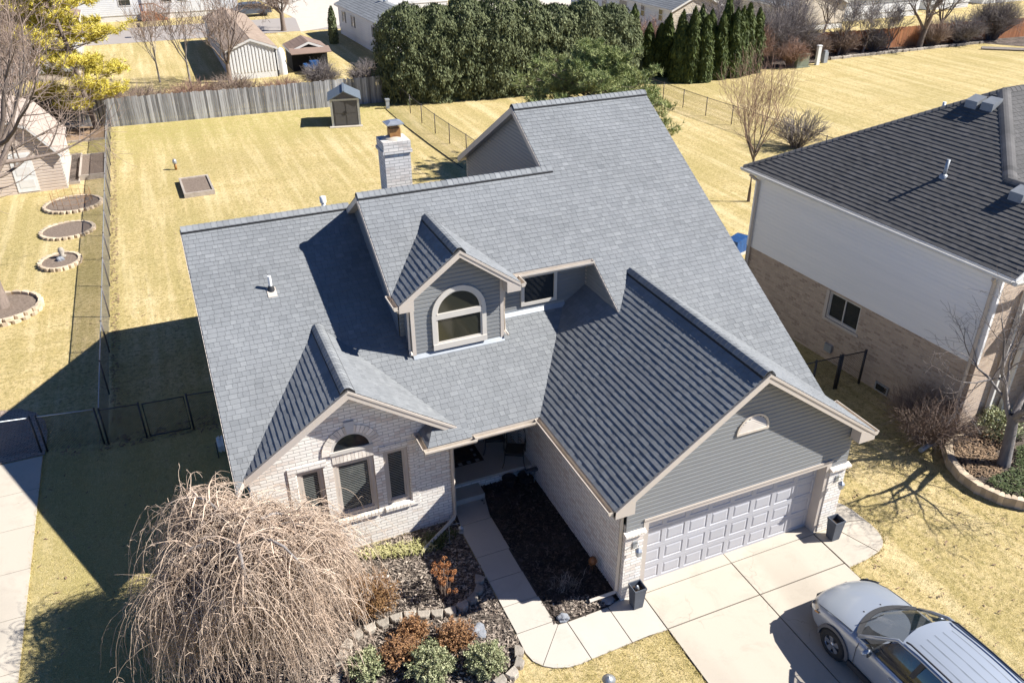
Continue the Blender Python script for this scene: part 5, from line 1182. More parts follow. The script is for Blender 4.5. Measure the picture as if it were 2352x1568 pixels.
# slim arborvitae: three built, the others copied
ap = lambda h, r: [(0, r), (h*.3, r*1.05), (h*.65, r*.85), (h*.88, r*.45), (h, .03)]
GA = 'slim dark conifers in the row beside the hedge'; A_ = []
al = [((27.6, 47.8), 5.2, 'slim conifer next to the juniper hedge, double topped'), ((28.5, 46.9), 3.9, 'short slim conifer in front of the double topped one'), ((29.4, 46.6), 3.9, 'shortest dark slim conifer, third from the hedge'), ((29.9, 46.2), 4.6, 'dark slim conifer, fourth from the hedge'), ((30.2, 44.9), 4.9, 'dark slim conifer, fifth from the hedge'), ((29.6, 44.1), 5.0, 'broad dark slim conifer, sixth from the hedge'),
      ((30.3, 43.6), 5.35, 'sunlit slim conifer nearest the lawn at the first gap'), ((32.1, 45.2), 5.1, 'slim conifer standing back behind the first sunlit pair'), ((31.3, 43.3), 4.75, 'second sunlit slim conifer at the first gap'), ((32.4, 44.3), 5.0, 'dark slim conifer left of the tallest slim conifer'), ((33.0, 43.7), 4.7, 'slim conifer in front of the tallest slim conifer'),
      ((33.9, 44.4), 5.8, 'tallest slim conifer in the row'), ((34.3, 43.7), 5.05, 'slim conifer right of the tallest slim conifer'), ((35.0, 43.9), 5.0, 'sunlit slim conifer, third from the right end of the row'), ((35.9, 44.3), 5.2, 'broad topped slim conifer, second from the right end'), ((36.9, 44.4), 4.8, 'rightmost slim conifer beside the reddish thicket')]
for i, (p, h, l_) in enumerate(al):
    if i < 3: o = leaf_tree('arborvitae', l_, p, ap(5.0, .62), 'arbor', 80+i, 4200, .13, GA, .35, .08, .9, freq=1.6); o.scale = (1, 1, h/5.0); A_.append(o)
    else: dup(A_[i % 3], (*p, 0), i*1.3, l_, (1, 1, h/5.0))
# big green pine behind the house
def pine(loc, label, h, layers, mt, seed, ls=.2, tufts=46, tuftn=9, name='pine_tree', lean=(0, 0), sub=7):
    rnd = random.Random(seed); t_ = thing(name, label, 'tree', (*loc, 0)); T = MB(); F = MB(); T.tube([V(0, 0, -.1), V(lean[0]*.4, lean[1]*.4, h*.5), V(lean[0], lean[1], h)], [.2, .14, .03], 8, cap=False)
    for z, R_, n, el in layers:
        for k in range(n):
            a = rnd.random()*6.283; L = R_*rnd.uniform(.65, 1.1); b = V(lean[0]*z/h, lean[1]*z/h, z+rnd.uniform(-.25, .25)); d = V(math.cos(a), math.sin(a), el); P = [b]
            for s in range(4): d = (d+rdir(rnd)*.12+V(0, 0, .05)).normalized(); P.append(P[-1]+d*L/4)
            T.tube(P, [.045, .035, .025, .018, .01], 5, cap=False)
            for _ in range(sub):
                u = rnd.uniform(.35, 1); i = min(3, int(u*4)); q = P[i].lerp(P[i+1], u*4-i); s = rdir(rnd); s.z = abs(s.z)*.4+.1; e = q+s*L*rnd.uniform(.12, .34); T.tube([q, e], [.012, .006], 3, cap=False)
                for _2 in range(max(1, int(tufts/sub))):
                    c = q.lerp(e, rnd.uniform(.3, 1.05))+rdir(rnd)*ls*.5; tn = rnd.random()
                    for _3 in range(tuftn):
                        v_ = (rdir(rnd)+V(0, 0, .55)+s*.4).normalized()*ls*rnd.uniform(.7, 1.15); w_ = v_.cross(rdir(rnd)).normalized()*ls*.07; F.face([c-w_, c+w_, c+v_], tn)
    T.build('trunk', MT['bark'], t_); F.build('crown', MT[mt], t_); return t_
pine((13.2, 27.5), 'big bushy green pine standing behind the tall house roof', 6.0, [(.8, 3.9, 14, .02), (1.7, 4.4, 18, .05), (2.6, 4.5, 20, .1), (3.5, 4.0, 20, .18), (4.2, 3.1, 18, .25), (4.8, 2.3, 15, .4), (5.4, 1.3, 12, .8)], 'pine', 7, .26, 140, 8, sub=14)
pine((-11.85, 48.1), 'yellow needled pine with open drooping branches at the back left corner', 10.2, [(1.9, 2.6, 9, -.05), (2.9, 3.4, 8, .0), (3.9, 3.2, 8, .05), (4.9, 4.1, 9, .1), (6.0, 3.6, 9, .12), (7.0, 3.5, 10, .15), (8.0, 2.8, 10, .2), (9.2, 1.9, 10, .35)], 'yellow', 11, .3, 150, 8, name='yellow_pine', lean=(-1.2, .4), sub=14)
# bare trees and thickets behind the fences
bare_tree((-2.3, 58.6), 'bare tree with two forking trunks in front of the ribbed white gable', 7.6, .17, 31, 4, .2, 5, .8, .14, nk=(3, 4), minr=.018)
bare_tree((-5.3, 57.5), 'thin pale bare tree beside the dark shadow of the white gabled home', 6.6, .08, 32, 4, .35, 5, .75, .12, nk=(3, 4), minr=.014, bark='bark_grey')
bare_tree((-7.4, 61), 'thin pale bare tree standing on the tan lawn behind the board fence', 6.0, .07, 38, 4, .3, 5, .7, .14, nk=(3, 4), minr=.014, bark='bark_grey')
bare_tree((5.7, 81.3), 'round crowned bare street tree at the edge of the road', 6.0, .24, 33, 5, .3, 5, 1.1, .02, nk=(3, 4), minr=.02)
for p, h, sd_, l_ in (((-15.9, 46), 10.5, 41, 'tall forked bare tree rising behind the small barn'), ((-17.5, 52), 11, 42, 'tall bare tree at the far left beside the brown roofed home'), ((-15.4, 55), 9, 43, 'bare tree in front of the grey sided home'), ((-18, 43), 9, 44, 'tangled bare tree left of the small barn roof'), ((-15.8, 42.8), 8, 45, 'multi branched bare tree just behind the small barn roof')): bare_tree(p, l_, h, .19, sd_, 5, .2, 6, .65, .16, nk=(2, 4), minr=.014, bark='bark_grey', twig='twig')
for p, w_, h, sd_, l_, mt in (((-8.8, 51.5), 3.6, 1.7, 51, 'brown brushy thicket just behind the left part of the grey board fence', 'twig'), ((-5.6, 51.2), 3.8, 1.9, 52, 'brown brushy thicket behind the middle of the grey board fence', 'twig_red'), ((-2.6, 51.6), 3.8, 1.9, 53, 'reddish brown brushy thicket below the forking bare tree', 'twig'), ((.6, 51.2), 3.6, 1.5, 54, 'low brown thicket in front of the ribbed white wall', 'twig_red'), ((3.9, 53.5), 3.0, 2.0, 55, 'grey leafless bush in front of the open brown shed', 'twig_grey'), ((7.2, 52.5), 3.0, 2.0, 56, 'grey brown leafless bush left of the hedge', 'twig_grey'), ((8.6, 51.2), 2.2, 2.6, 57, 'dark upright bush against the left end of the hedge', 'twig'), ((-12, 53.5), 4.0, 2.0, 58, 'brown thicket below the grey sided home', 'twig'), ((-15.5, 50.5), 4.0, 2.2, 59, 'brown thicket behind the small barn', 'twig'),
    ((48.8, 47.3), 3.0, 2.2, 71, 'thin brown brush between the leaning bare trees and the rust brown fence', 'twig'), ((52.3, 47.2), 2.6, 1.9, 72, 'thin grey brush beside the small upright bare tree', 'twig_grey'), ((58.8, 46.6), 3.0, 2.4, 73, 'brown brush right of the ivy trunked bare tree', 'twig'), ((-14.2, 49.5), 3.0, 3.2, 74, 'upright bare brush left of the yellow pine trunk', 'twig_grey'),
    ((38.2, 46.2), 3.2, 3.6, 61, 'reddish upright thicket beside the last slim conifer', 'twig_red'), ((40.4, 47.0), 4.2, 4.4, 62, 'tall grey brown thicket right of the slim conifers', 'twig_grey'), ((43.6, 47.8), 4.4, 4.6, 63, 'dense dark grey thicket at the left end of the rust brown fence', 'twig_grey'), ((41.2, 44.9), 2.8, 2.2, 64, 'low reddish thicket at the lawn edge by the green box', 'twig_red'), ((36.5, 50.5), 5.0, 4.6, 65, 'broad pinkish grey thicket behind the slim conifers', 'twig_grey'), ((31.5, 52), 5.0, 3.4, 66, 'pinkish leafless bush in front of the white home wall', 'twig_red'), ((45.6, 46.9), 2.4, 2.0, 67, 'low brown thicket in front of the rust brown fence', 'twig'), ((62.2, 46.6), 4.0, 2.6, 68, 'dark leafless shrub against the far right rust brown fence', 'twig_grey'), ((66.5, 46.8), 4.5, 4.0, 69, 'tall dark leafless thicket at the right edge of the lawn', 'twig_grey')):
    bush(p, l_, w_, h, int(130+w_*h*14), sd_, mt, 'thicket', .014, 'thicket', fork=7, spreadp=.45)
for p, h, sd_, l_, r in (((44.5, 50.5), 6.5, 71, 'dark bare tree rising out of the grey thicket', .16), ((48.1, 47.0), 4.6, 72, 'leaning bare tree in front of the rust brown fence, left one', .09), ((50.8, 46.9), 4.4, 73, 'bare tree with pale trunk leaning before the rust brown fence', .09), ((53.6, 46.8), 4.4, 74, 'small upright bare tree before the middle of the rust brown fence', .07), ((56.8, 46.3), 7.5, 75, 'big dark ivy trunked bare tree in front of the rust brown fence', .26), ((53.9, 55.5), 5.5, 76, 'bare tree behind the rust brown fence by the beige wall', .12), ((47.5, 53), 6.5, 77, 'bare tree behind the grey thicket in front of the pale roofs', .14), ((63, 50), 6.5, 78, 'bare tree behind the rust brown fence near the far right shrubs', .13), ((40, 53), 6.0, 79, 'bare tree in front of the gable end of the white home', .13)):
    bare_tree(p, l_, h, r, sd_, 4, .22, 5, .75, .1, (.3, 0), nk=(3, 5), minr=.016, twig='twig_grey')
leaf_tree('dark_conifer', 'small narrow brown conifer on the shaded far lawn', (8.9, 71.8), ap(3.4, .4), 'hedge', 99, 1500, .16)
# neighbour's curved brick bed
t_ = thing('curved_brick_bed', 'curved yellow brick edging around the mulch and ivy bed under the crooked bare tree', 'garden bed', (11.6, .1, 0)); P = [(11.35, 1.35), (10.9, 1.3), (10.5, 1.0), (10.15, .55), (9.95, .0), (9.95, -.55), (10.15, -1.1), (10.6, -1.55), (11.3, -1.8), (12.2, -1.85), (13.2, -1.7)]
for k in range(44):
    u = k/44*(len(P)-1); i = int(u); a, b = P[i], P[i+1]; x, y = a[0]+(b[0]-a[0])*(u-i), a[1]+(b[1]-a[1])*(u-i); m = MB(); block(m, (x-11.6, y-.1), math.atan2(b[1]-a[1], b[0]-a[0])+math.pi, .175, .22, .28, seed=k); m.build('edging_brick', MT['stone_tan'], t_)
m = MB(); m.face([V(x-11.6, y-.1, .2) for x, y in [(p[0]+.05, p[1]) for p in P]+[(14, -1.2), (14, 1.35)]]); m.build('soil', MT['mulch'], t_)
tag(chips('ivy_cover', [(10.2, -.5), (10.3, -1.1), (10.8, -1.6), (12, -1.8), (14, -1.6), (14, .3), (12.2, .2), (11.4, -.4)], 4200, 'ivy', 17, (.05, .11), .22, .14), 'dark green ivy ground cover in the curved brick bed', 'ivy')
tag(chips('leaf_litter', [(10.25, .6), (10.1, -.2), (10.9, -.5), (11.6, .3), (13, .8), (13, 1.2), (11, 1.2)], 1500, 'leaf_litter', 18, (.05, .12), .21, .05), 'brown dry leaves and sticks lying in the curved brick bed', 'fallen leaves')
ball_shrub((12.4, 1.0), 'leafy green shrub behind the crooked bare tree', 1.1, .9, 'box_leaf', 35, 3000, .04)
# stone edging of the right lawn
rnd = random.Random(3)
for k in range(42):
    x = 46.3+k*.43; m = MB(); block(m, (0, 0), 0, .42, .3, .2, seed=200+k); o = m.build('edging_stone', MT['stone']); o.location = (x, 45.75+rnd.uniform(-.08, .08)-.0*x, 0); o.rotation_euler = (0, 0, rnd.uniform(-.1, .1)+math.pi); tag(o, 'flat grey edging stone in the long row along the far right lawn', 'edging stone', 'grey edging stones along the far lawn')
sheet('leaf_bed', [(43, 45), (46, 45.9), (64, 45.9), (66, 43), (70, 42), (80, 45), (78, 48), (44, 48.6), (37, 48.5), (36.5, 45)], .012, 'mulch')
# ================================================================ car on the driveway
def car():
    t_ = thing('parked_car', 'silver grey compact crossover car parked nose in on the concrete driveway', 'car', (3.60, -2.12, .03), math.radians(1.0))
    # stations: y, half width low, half width shoulder, z bottom, z shoulder, z top centre
    St = [(-.00, .40, .50, .34, .52, .60), (-.05, .58, .66, .28, .58, .68), (-.16, .74, .79, .22, .68, .79), (-.34, .83, .86, .20, .77, .89), (-.62, .88, .895, .20, .85, .96), (-.95, .89, .905, .22, .90, 1.01),
          (-1.3, .89, .91, .22, .94, 1.05), (-1.7, .89, .91, .22, .96, 1.02), (-2.4, .89, .91, .22, .98, 1.02), (-3.1, .89, .91, .22, 1.0, 1.04), (-3.7, .89, .905, .22, 1.02, 1.06), (-4.15, .86, .88, .24, 1.02, 1.06), (-4.38, .78, .82, .28, .96, 1.0), (-4.47, .66, .7, .34, .8, .9)]
    m = MB(); rows = []
    for y, wl, ws, zb, zs, zt in St:
        crown = (zt-zs); pf = [(wl*.9, zb), (wl, zb+.1), (wl+.012, zb+(zs-zb)*.45), (ws, zb+(zs-zb)*.72), (ws-.008, zs-.06), (ws-.05, zs+.005), (ws-.16, zs+crown*.42), (ws*.55, zs+crown*.86), (0, zt)]
        full = [(x, z) for x, z in pf]+[(-x, z) for x, z in pf[-2::-1]]; rows.append([V(x, y-(.10*(1-abs(x)/.9)**1.6 if False else 0)+(.0), z) for x, z in full])
    # curved plan at nose: push centre forward
    for r_, (y, *_a) in zip(rows, St):
        k = max(0, 1+y/1.4)
        for p in r_: p.y += .10*k*(1-(abs(p.x)/.9)**2)
    for a, b in zip(rows, rows[1:]):
        for k in range(len(a)-1): m.face([a[k], a[k+1], b[k+1], b[k]], .5, 0, True)
    m.face(rows[0], .5, 0, True); m.face(rows[-1][::-1], .5, 0, True)
    body = m.build('body', MT['paint'], t_)
    bm = bmesh.new(); bm.from_mesh(body.data); bmesh.ops.remove_doubles(bm, verts=bm.verts, dist=.0005); bmesh.ops.recalc_face_normals(bm, faces=bm.faces); bm.to_mesh(body.data); bm.free()
    sb = body.modifiers.new('sub', 'SUBSURF'); sb.levels = 2; sb.render_levels = 2
    def strip(nm, P, r, mt, par=None, n=5): q = MB(); q.tube(P, r, n, smooth=False); return q.build(nm, MT[mt], par or t_)
    def interp(t, a, b): return a.lerp(b, t)
    # windscreen
    def grid(nm, fn, nu, nv, mt, par=t_, flip=False):
        q = MB()
        for i in range(nu):
            for j in range(nv):
                f = [fn(i/nu, j/nv), fn((i+1)/nu, j/nv), fn((i+1)/nu, (j+1)/nv), fn(i/nu, (j+1)/nv)]; q.face(f[::-1] if flip else f, .5, 0, True)
        o = q.build(nm, MT[mt], par); b_ = bmesh.new(); b_.from_mesh(o.data); bmesh.ops.remove_doubles(b_, verts=b_.verts, dist=.0005); b_.to_mesh(o.data); b_.free(); return o
    yb = lambda x: -1.13-.30*(abs(x)/.8)**2; yt = lambda x: -2.08-.10*(abs(x)/.6)**2
    def ws(u, v):
        xb, xt_ = (u*2-1)*.79, (u*2-1)*.60; b = V(xb, yb(xb), 1.03-.02*abs(u*2-1)); t = V(xt_, yt(xt_), 1.615-.045*abs(u*2-1)**2); return b.lerp(t, v)+V(0, .06, .05)*math.sin(v*math.pi)*.6
    grid('windscreen', ws, 12, 6, 'glass_ws')
    def roof(u, v):
        x = (u*2-1)*(.62+.02*math.sin(v*3.14)); y = yt(x)-.005+(v*-1.92); rib = .007*(abs(math.sin(u*math.pi*7)) > .93)*(0 if v < .12 else 1) if False else 0
        return V(x, y, 1.62-.05*abs(u*2-1)**2.4+.035*math.sin(v*3.14)+rib)
    rf = grid('roof', roof, 14, 10, 'paint')
    for k in range(-2, 3):
        x = k*.2; q = MB(); P = [roof(x/1.24+.5, v)+V(0, 0, .004) for v in (.14, .35, .6, .85, .97)]
        for a, b in zip(P, P[1:]): q.face([a-V(.012, 0, 0), b-V(.012, 0, 0), b+V(.012, 0, 0), a+V(.012, 0, 0)][::-1], .5)
        q.build('roof_groove', MT['groove'], rf)
    for s in (-1, 1):
        side = lambda u, v: V(s*(.862-.235*v**1.15), (-1.62+(-2.18+1.62)*v)*(1-u)+(-4.05+.15*v)*u, 1.02+.52*v)
        grid('side_glass', side, 8, 4, 'glass_car', flip=s < 0)
        q = MB(); q.tube([V(s*.82, -1.42, 1.02), V(s*.75, -1.75, 1.28), V(s*.655, -2.12, 1.555), V(s*.66, -2.6, 1.60), V(s*.66, -3.4, 1.6), V(s*.64, -4.0, 1.56)], [.045, .04, .035, .035, .035, .035], 8); q.build('roof_pillar', MT['paint'], t_)
        strip('roof_rail', [V(s*.60, -2.25, 1.62), V(s*.61, -2.35, 1.665), V(s*.615, -3.1, 1.675), V(s*.61, -3.85, 1.66), V(s*.6, -3.95, 1.61)], .02, 'plastic')
        q = MB(); a, b = V(s*.868, -2.62, 1.0), V(s*.64, -2.72, 1.57); q.hull8([a+V(0, .05, 0), a-V(0, .05, 0), a-V(s*.03, .05, 0), a+V(-s*.03, .05, 0), b+V(s*.012, .05, 0), b+V(s*.012, -.05, 0), b-V(s*.03, .05, 0), b+V(-s*.03, .05, 0)]); q.build('door_pillar', MT['plastic'], t_)
        strip('belt_trim', [V(s*.885, -1.45, 1.0), V(s*.885, -2.5, 1.015), V(s*.885, -4.0, 1.04)], .012, 'alloy')
        # mirror
        mm = MB(); c = V(s*1.0, -1.80, 1.04); bm_ = bmesh.new(); bmesh.ops.create_icosphere(bm_, subdivisions=2, radius=1)
        for f in bm_.faces: mm.face([V(v.co.x*.115, v.co.y*.065+.02*v.co.x*s, v.co.z*.075)+c for v in f.verts], .5, 0, True)
        bm_.free(); mm.tube([V(s*.86, -1.72, 1.0), c], [.03, .025], 6); mi_ = mm.build('wing_mirror', MT['paint'], t_)
        q = MB(); q.lathe([(0, 0), (.07, 0)], (0, 0, 0), 10, M=Matrix.Translation(c+V(0, -.066, 0)) @ Matrix.Rotation(math.pi/2, 4, 'X')); q.build('mirror_glass', MT['glass'], mi_)
        # headlight
        q = MB(); hl = lambda u, v: V(s*(.60+.235*u), -.075-.30*u**1.5+.012-.05*v, .60+.13*v+.07*u+.012*math.sin(v*3.1))
        for i in range(5):
            for j in range(3): f = [hl(i/5, j/3), hl((i+1)/5, j/3), hl((i+1)/5, (j+1)/3), hl(i/5, (j+1)/3)]; q.face([p+V(s*.025, .03, .0) for p in (f if s > 0 else f[::-1])], .5, 0, True)
        h_ = q.build('headlight', MT['lamp'], t_); q = MB(); q.lathe([(.05, 0), (.04, .02), (0, .025)], (0, 0, 0), 12, M=Matrix.Translation(V(s*.74, -.13, .69)) @ Matrix.Rotation(-math.pi/2, 4, 'X')); q.build('bulb_reflector', MT['alloy'], h_)
        strip('indicator', [V(s*.855, -.30, .64), V(s*.88, -.42, .70)], .018, 'amber')
        # wheels
        for wy, fr in ((-.96, True), (-3.58, False)):
            w_ = MB(); R_ = Matrix.Translation(V(s*.838, wy, .335)) @ Matrix.Rotation(s*math.pi/2, 4, 'Y')
            w_.lathe([(.19, .1), (.235, .115), (.29, .115), (.33, .085), (.338, .0), (.33, -.085), (.2, -.11)], (0, 0, 0), 28, M=R_); wo = w_.build('wheel', MT['tyre'], t_)
            q = MB(); q.lathe([(.235, .105), (.22, .11), (.205, .06), (.2, -.05)], (0, 0, 0), 28, M=R_); q.lathe([(.05, .085), (.04, .1), (0, .102)], (0, 0, 0), 10, M=R_)
            for k in range(5):
                a = k*1.2566+.3
                for da in (-.17, .17):
                    p = [(.03, a+da*.4), (.21, a+da*1.15-.055), (.21, a+da*1.15+.055)]
                f = []
                for zz in (.09, .06): f.append([R_ @ V(r*math.cos(b), r*math.sin(b), zz+(.012 if r > .1 else .0)) for r, b in ((.035, a-1.1), (.212, a-.3), (.212, a+.3), (.035, a+1.1))])
                q.hull8(f[1]+f[0])
            q.build('rim', MT['alloy'], wo); q = MB(); q.lathe([(0, .03), (.2, .035)], (0, 0, 0), 20, M=R_); q.build('brake_disc', MT['plastic'], wo)
            q = MB(); pr_ = []
            for k in range(17):
                a = -.12+(math.pi+.24)*k/16; pr_.append((math.cos(a), math.sin(a)))
            for (c0, s0), (c1, s1) in zip(pr_, pr_[1:]):
                x0 = s*.895; xo = s*.95
                q.hull8([V(x0, wy+c0*.365, .335+s0*.365), V(xo, wy+c0*.365, .335+s0*.365), V(xo, wy+c1*.365, .335+s1*.365), V(x0, wy+c1*.365, .335+s1*.365), V(x0, wy+c0*.43, .335+s0*.43), V(xo-s*.01, wy+c0*.43, .335+s0*.43), V(xo-s*.01, wy+c1*.43, .335+s1*.43), V(x0, wy+c1*.43, .335+s1*.43)])
            q.build('wheel_arch', MT['arch'], t_)
            q = MB(); q.lathe([(0, 0), (.37, 0)], (0, 0, 0), 24, M=Matrix.Translation(V(s*.90, wy, .335)) @ Matrix.Rotation(s*math.pi/2, 4, 'Y')); q.build('wheel_well', MT['black'], t_)
        # lower cladding, doors
        q = MB(); q.box(min(s*.88, s*.925), max(s*.88, s*.925), -3.15, -1.4, .2, .34); q.build('sill_cladding', MT['plastic'], t_)
        for y in (-1.50, -2.62, -3.66): strip('door_seam', [V(s*.906, y, .36), V(s*.916, y-.0, .62), V(s*.918, y, .80), V(s*.905, y-.02, .97)], .006, 'seam')
        strip('door_handle', [V(s*.93, -2.32, .86), V(s*.945, -2.36, .87), V(s*.945, -2.48, .87), V(s*.93, -2.52, .86)], .014, 'paint')
        strip('door_handle', [V(s*.93, -3.32, .88), V(s*.945, -3.36, .89), V(s*.945, -3.48, .89), V(s*.93, -3.52, .88)], .014, 'paint')
        strip('bonnet_seam', [V(s*.70, -.15, .70), V(s*.77, -.34, .79), V(s*.80, -.62, .88), V(s*.80, -.95, .93), V(s*.80, -1.25, .965)], .006, 'seam')
        strip('wiper', [V(s*.1, -1.17, 1.06), V(s*.1+.5, -1.32, 1.12)] if s > 0 else [V(-.6, -1.2, 1.05), V(-.05, -1.28, 1.13)], .01, 'plastic')
    q = MB(); P = [V((k/12*2-1)*.8, yb((k/12*2-1)*.8)+.03, 1.025-.01*abs(k/6-1)) for k in range(13)]
    for a, b in zip(P, P[1:]): q.face([a+V(0, .07, .006), a+V(0, -.05, .012), b+V(0, -.05, .012), b+V(0, .07, .006)], .5)
    q.build('cowl', MT['plastic'], t_)
    q = MB(); q.box(-.42, .42, .06, .105, .38, .56); q.build('grille', MT['plastic'], t_); q = MB(); q.box(-.55, .55, .0, .09, .24, .32); q.build('lower_grille', MT['plastic'], t_)
    q = MB(); q.box(-.62, -.08, -2.35, -1.85, .62, 1.0); q.box(-.62, -.08, -2.45, -2.3, .9, 1.3)
    q.box(.08, .62, -2.35, -1.85, .62, 1.0); q.box(.08, .62, -2.45, -2.3, .9, 1.3); q.build('seat', MT['seat'], t_); q = MB(); q.box(-.75, .75, -1.75, -1.3, .8, 1.02); q.build('dashboard', MT['plastic'], t_); q = MB(); q.tube([V(-.37+.17*math.cos(a*.4), -1.86, .98+.17*math.sin(a*.4)) for a in range(17)], .014, 5); q.build('steering_wheel', MT['plastic'], t_); q = MB(); q.box(-.8, .8, -4.1, -1.3, .5, .58); q.build('cabin_floor', MT['plastic'], t_)
    for x in (-.25, .2): q = MB(); q.lathe([(.02, 0), (.012, .012), (0, .014)], (x, -.98, 1.008), 8); q.build('washer_jet', MT['plastic'], t_)
    def rear(u, v): return V((u*2-1)*(.6+.16*(1-v)), -4.36+.36*v, 1.04+.5*v)
    grid('rear_window', rear, 6, 4, 'glass_car', flip=True)
MT['glass_car'] = mat_glass('car_glass', (.015, .022, .022), .03)
_g = MT['glass_car'].node_tree.nodes['Principled BSDF']; _g.inputs['Alpha'].default_value = .86
MT['glass_ws'] = mat_glass('windscreen_glass', (.02, .035, .04), .02); MT['glass_ws'].node_tree.nodes['Principled BSDF'].inputs['Alpha'].default_value = .45
MT['groove'] = pm('roof_groove_grey', (.22, .245, .28), None, 5, .5)
MT['lamp'] = pm('headlight_lens', (.42, .38, .33), (.2, .18, .16), 12, .12); MT['amber'] = pm('amber_lens', (.75, .32, .05), None, 5, .2); MT['seam'] = pm('panel_gap', (.06, .06, .065), None, 5, .7); MT['arch'] = pm('grey_cladding', (.10, .10, .105), (.12, .12, .125), 20, .6); MT['seat'] = pm('grey_seat', (.42, .46, .46), (.3, .34, .34), 8, .8)
car()
# ================================================================ neighbouring house
nb = thing('neighbour_house', 'two tone house with dark shingle hip roof, cream siding above tan brick', 'house', (10.98, .96, 0), math.radians(3.05))
def nbp(name, mb, mt): return mb.build(name, MT[mt] if isinstance(mt, str) else mt, nb)
NL, NE, NM = 10.34, 5.38, .6; NP = lambda x, y: (x, y, NE+NM*x); ap_ = (5.2, 5.14); F_ = lambda x, y: (x, y, NE+NM*5.2-NM*(5.14-y))
SD = [MT['shingle_dark'], MT['decking']]
m = MB(); pa = [[NP(0, 0), NP(2.5, 0), NP(2.5, 2.44), NP(0, 2.44)], [NP(0, 2.44), NP(2.5, 2.44), NP(*ap_), NP(0, NL)]]; shingles(m, (0, 0, NE), (0, 1, 0), (1, 0, NM), pa, 91, .15, .016)
pf = [[F_(2.5, 2.44), F_(5, -.06), F_(12, -.06), F_(12, 5.14), F_(*ap_)]]; shingles(m, (2.5, -.06, F_(0, -.06)[2]), (1, 0, 0), (0, 1, NM), pf, 92, .15, .011); R1 = nbp('roof', m, SD)
m = MB(); slabs(m, pa+pf, .16); b_ = [(5.2, 5.14, 8.5), (12, 5.14, 8.5), (12, NL, 5.38), (0, NL, 5.38)]; slabs(m, [b_], .16); m.face([b_[0], b_[3], b_[2], b_[1]], .5, 1)
w2 = [(2.5, 0, 6.88), (5, 0, 5.38), (2.5, 2.44, 6.88)]; slabs(m, [w2]); m.face([V(*p)+V(0, 0, .003) for p in w2], .5, 1); nbp('roof_deck', m, [MT['trim_white'], MT['shingle_dark']])
m = MB(); s2 = math.sqrt(.5)
ridge_caps(m, (0, NL, NE), (5.2, 5.14, 8.5), V(-s2, -s2, -NM*s2), V(s2, s2, -NM*s2), .15, .2, vent=False, seed=7); m.mark()
ridge_caps(m, (5.2, 5.14, 8.5), (2.5, 2.44, 6.88), V(-s2, s2, -NM*s2), V(s2, -s2, -NM*s2), .2, .2, vent=False, seed=8); m.mark(); ridge_caps(m, (2.5, 2.5, 6.89), (2.5, 0, 6.89), V(-1, 0, -NM), V(1, 0, -NM), .2, .2, vent=False, seed=9); m.mark()
ridge_caps(m, (5.2, 5.14, 8.5), (12, 5.14, 8.5), V(0, -1, -NM), V(0, 1, -NM), .2, .2, vent=False, seed=10); nbp('ridge_cap', m, SD)
m = MB(); wy0, wy1 = .5, 10.0; wx = .35; wh = [(4.55, 5.87, 1.44, 2.4)]
wall_with_holes(m, (wx, 0, 0), (0, 1, 0), (1, 0, 0), [(wy0, -.2), (wy1, -.2), (wy1, 2.5), (wy0, 2.5)], wh, .12); m.mark()
m.box(wx+.01, 3.0, wy0, wy0+.15, -.2, 5.25); m.mark(); m.box(3.0, 6, -.3, .6, -.2, 5.0); nbp('brick_wall', m, 'brick_tan')
MT['brick_pale'] = mat_brick('pale_tan_brick', (.60, .47, .36), (.52, .40, .31), (.42, .36, .3), .23, .075, var=(.38, .27, .2)); m = MB(); m.box(wx-.004, 3.0, wy0-.004, wy0+.02, -.2, 5.25); nbp('front_brick_face', m, 'brick_pale')
m = MB(); lap(m, (wx, 0, 0), (0, 1, 0), (-1, 0, 0), [(wy0, 2.5), (wy1, 2.5), (wy1, 5.25), (wy0, 5.25)], .13, .016); m.box(wx+.01, wx+.15, wy0+.02, wy1, 2.4, 5.25); m.box(wx, 12, wy1-.1, wy1, 0, 5.25)
wallpoly(m, (0, wy0-.002, 0), (1, 0, 0), [(.1, 5.2), (4.9, 5.2), (2.5, 6.7)], .1, (0, 1, 0)); nbp('siding', m, 'siding_white')
m = MB(); m.box(.14, wx, 0, wy1+.1, 5.16, 5.2); m.box(wx-.02, wx+.0, wy0, wy1, 2.47, 2.52); m.mark(); m.box(wx-.025, wx+.07, wy0-.02, wy0+.07, 2.5, 5.2); nbp('soffit', m, 'siding_white')
m = MB(); gutter(m, (-.012, 0, NE-.03), (-.012, NL, NE-.03), (-1, 0, 0)); m.mark(); gutter(m, (-.1, -.012, NE-.03), (2.2, -.012, NE-.03), (0, -1, 0)); nbp('gutter', m, 'trim_white')
m = MB(); board(m, (0, -.005, NE), (2.5, -.005, 6.88), .17, (0, -1, 0)); m.mark(); board(m, (2.5, -.005, 6.88), (5, -.005, NE), .17, (0, -1, 0)); nbp('rake_board', m, 'trim_white')
window(nb, (wx, 0, 0), (0, 1, 0), (-1, 0, 0), 4.55, 5.87, 1.46, 2.4, .05, (-.1, -.02), 'frame', mull='v')
m = MB(); bxw(m, (wx, 0, 0), (0, 1, 0), (-1, 0, 0), 4.45, 5.97, 1.36, 1.45, -.1, .04); m.mark(); bxw(m, (wx, 0, 0), (0, 1, 0), (-1, 0, 0), 5.87, 5.99, 1.44, 2.42, -.02, .03); nbp('window_surround', m, 'trim')
for P in ([(-.06, .5, 5.2), (.1, .6, 5.05), (.27, .66, 4.95), (.27, .66, .2)], [(-.06, 9.9, 5.2), (.1, 9.8, 5.05), (.27, 9.8, 4.95), (.27, 9.8, .1)]):
    m = MB(); m.tube(P, .055, 4, smooth=False); nbp('downspout', m, 'trim')
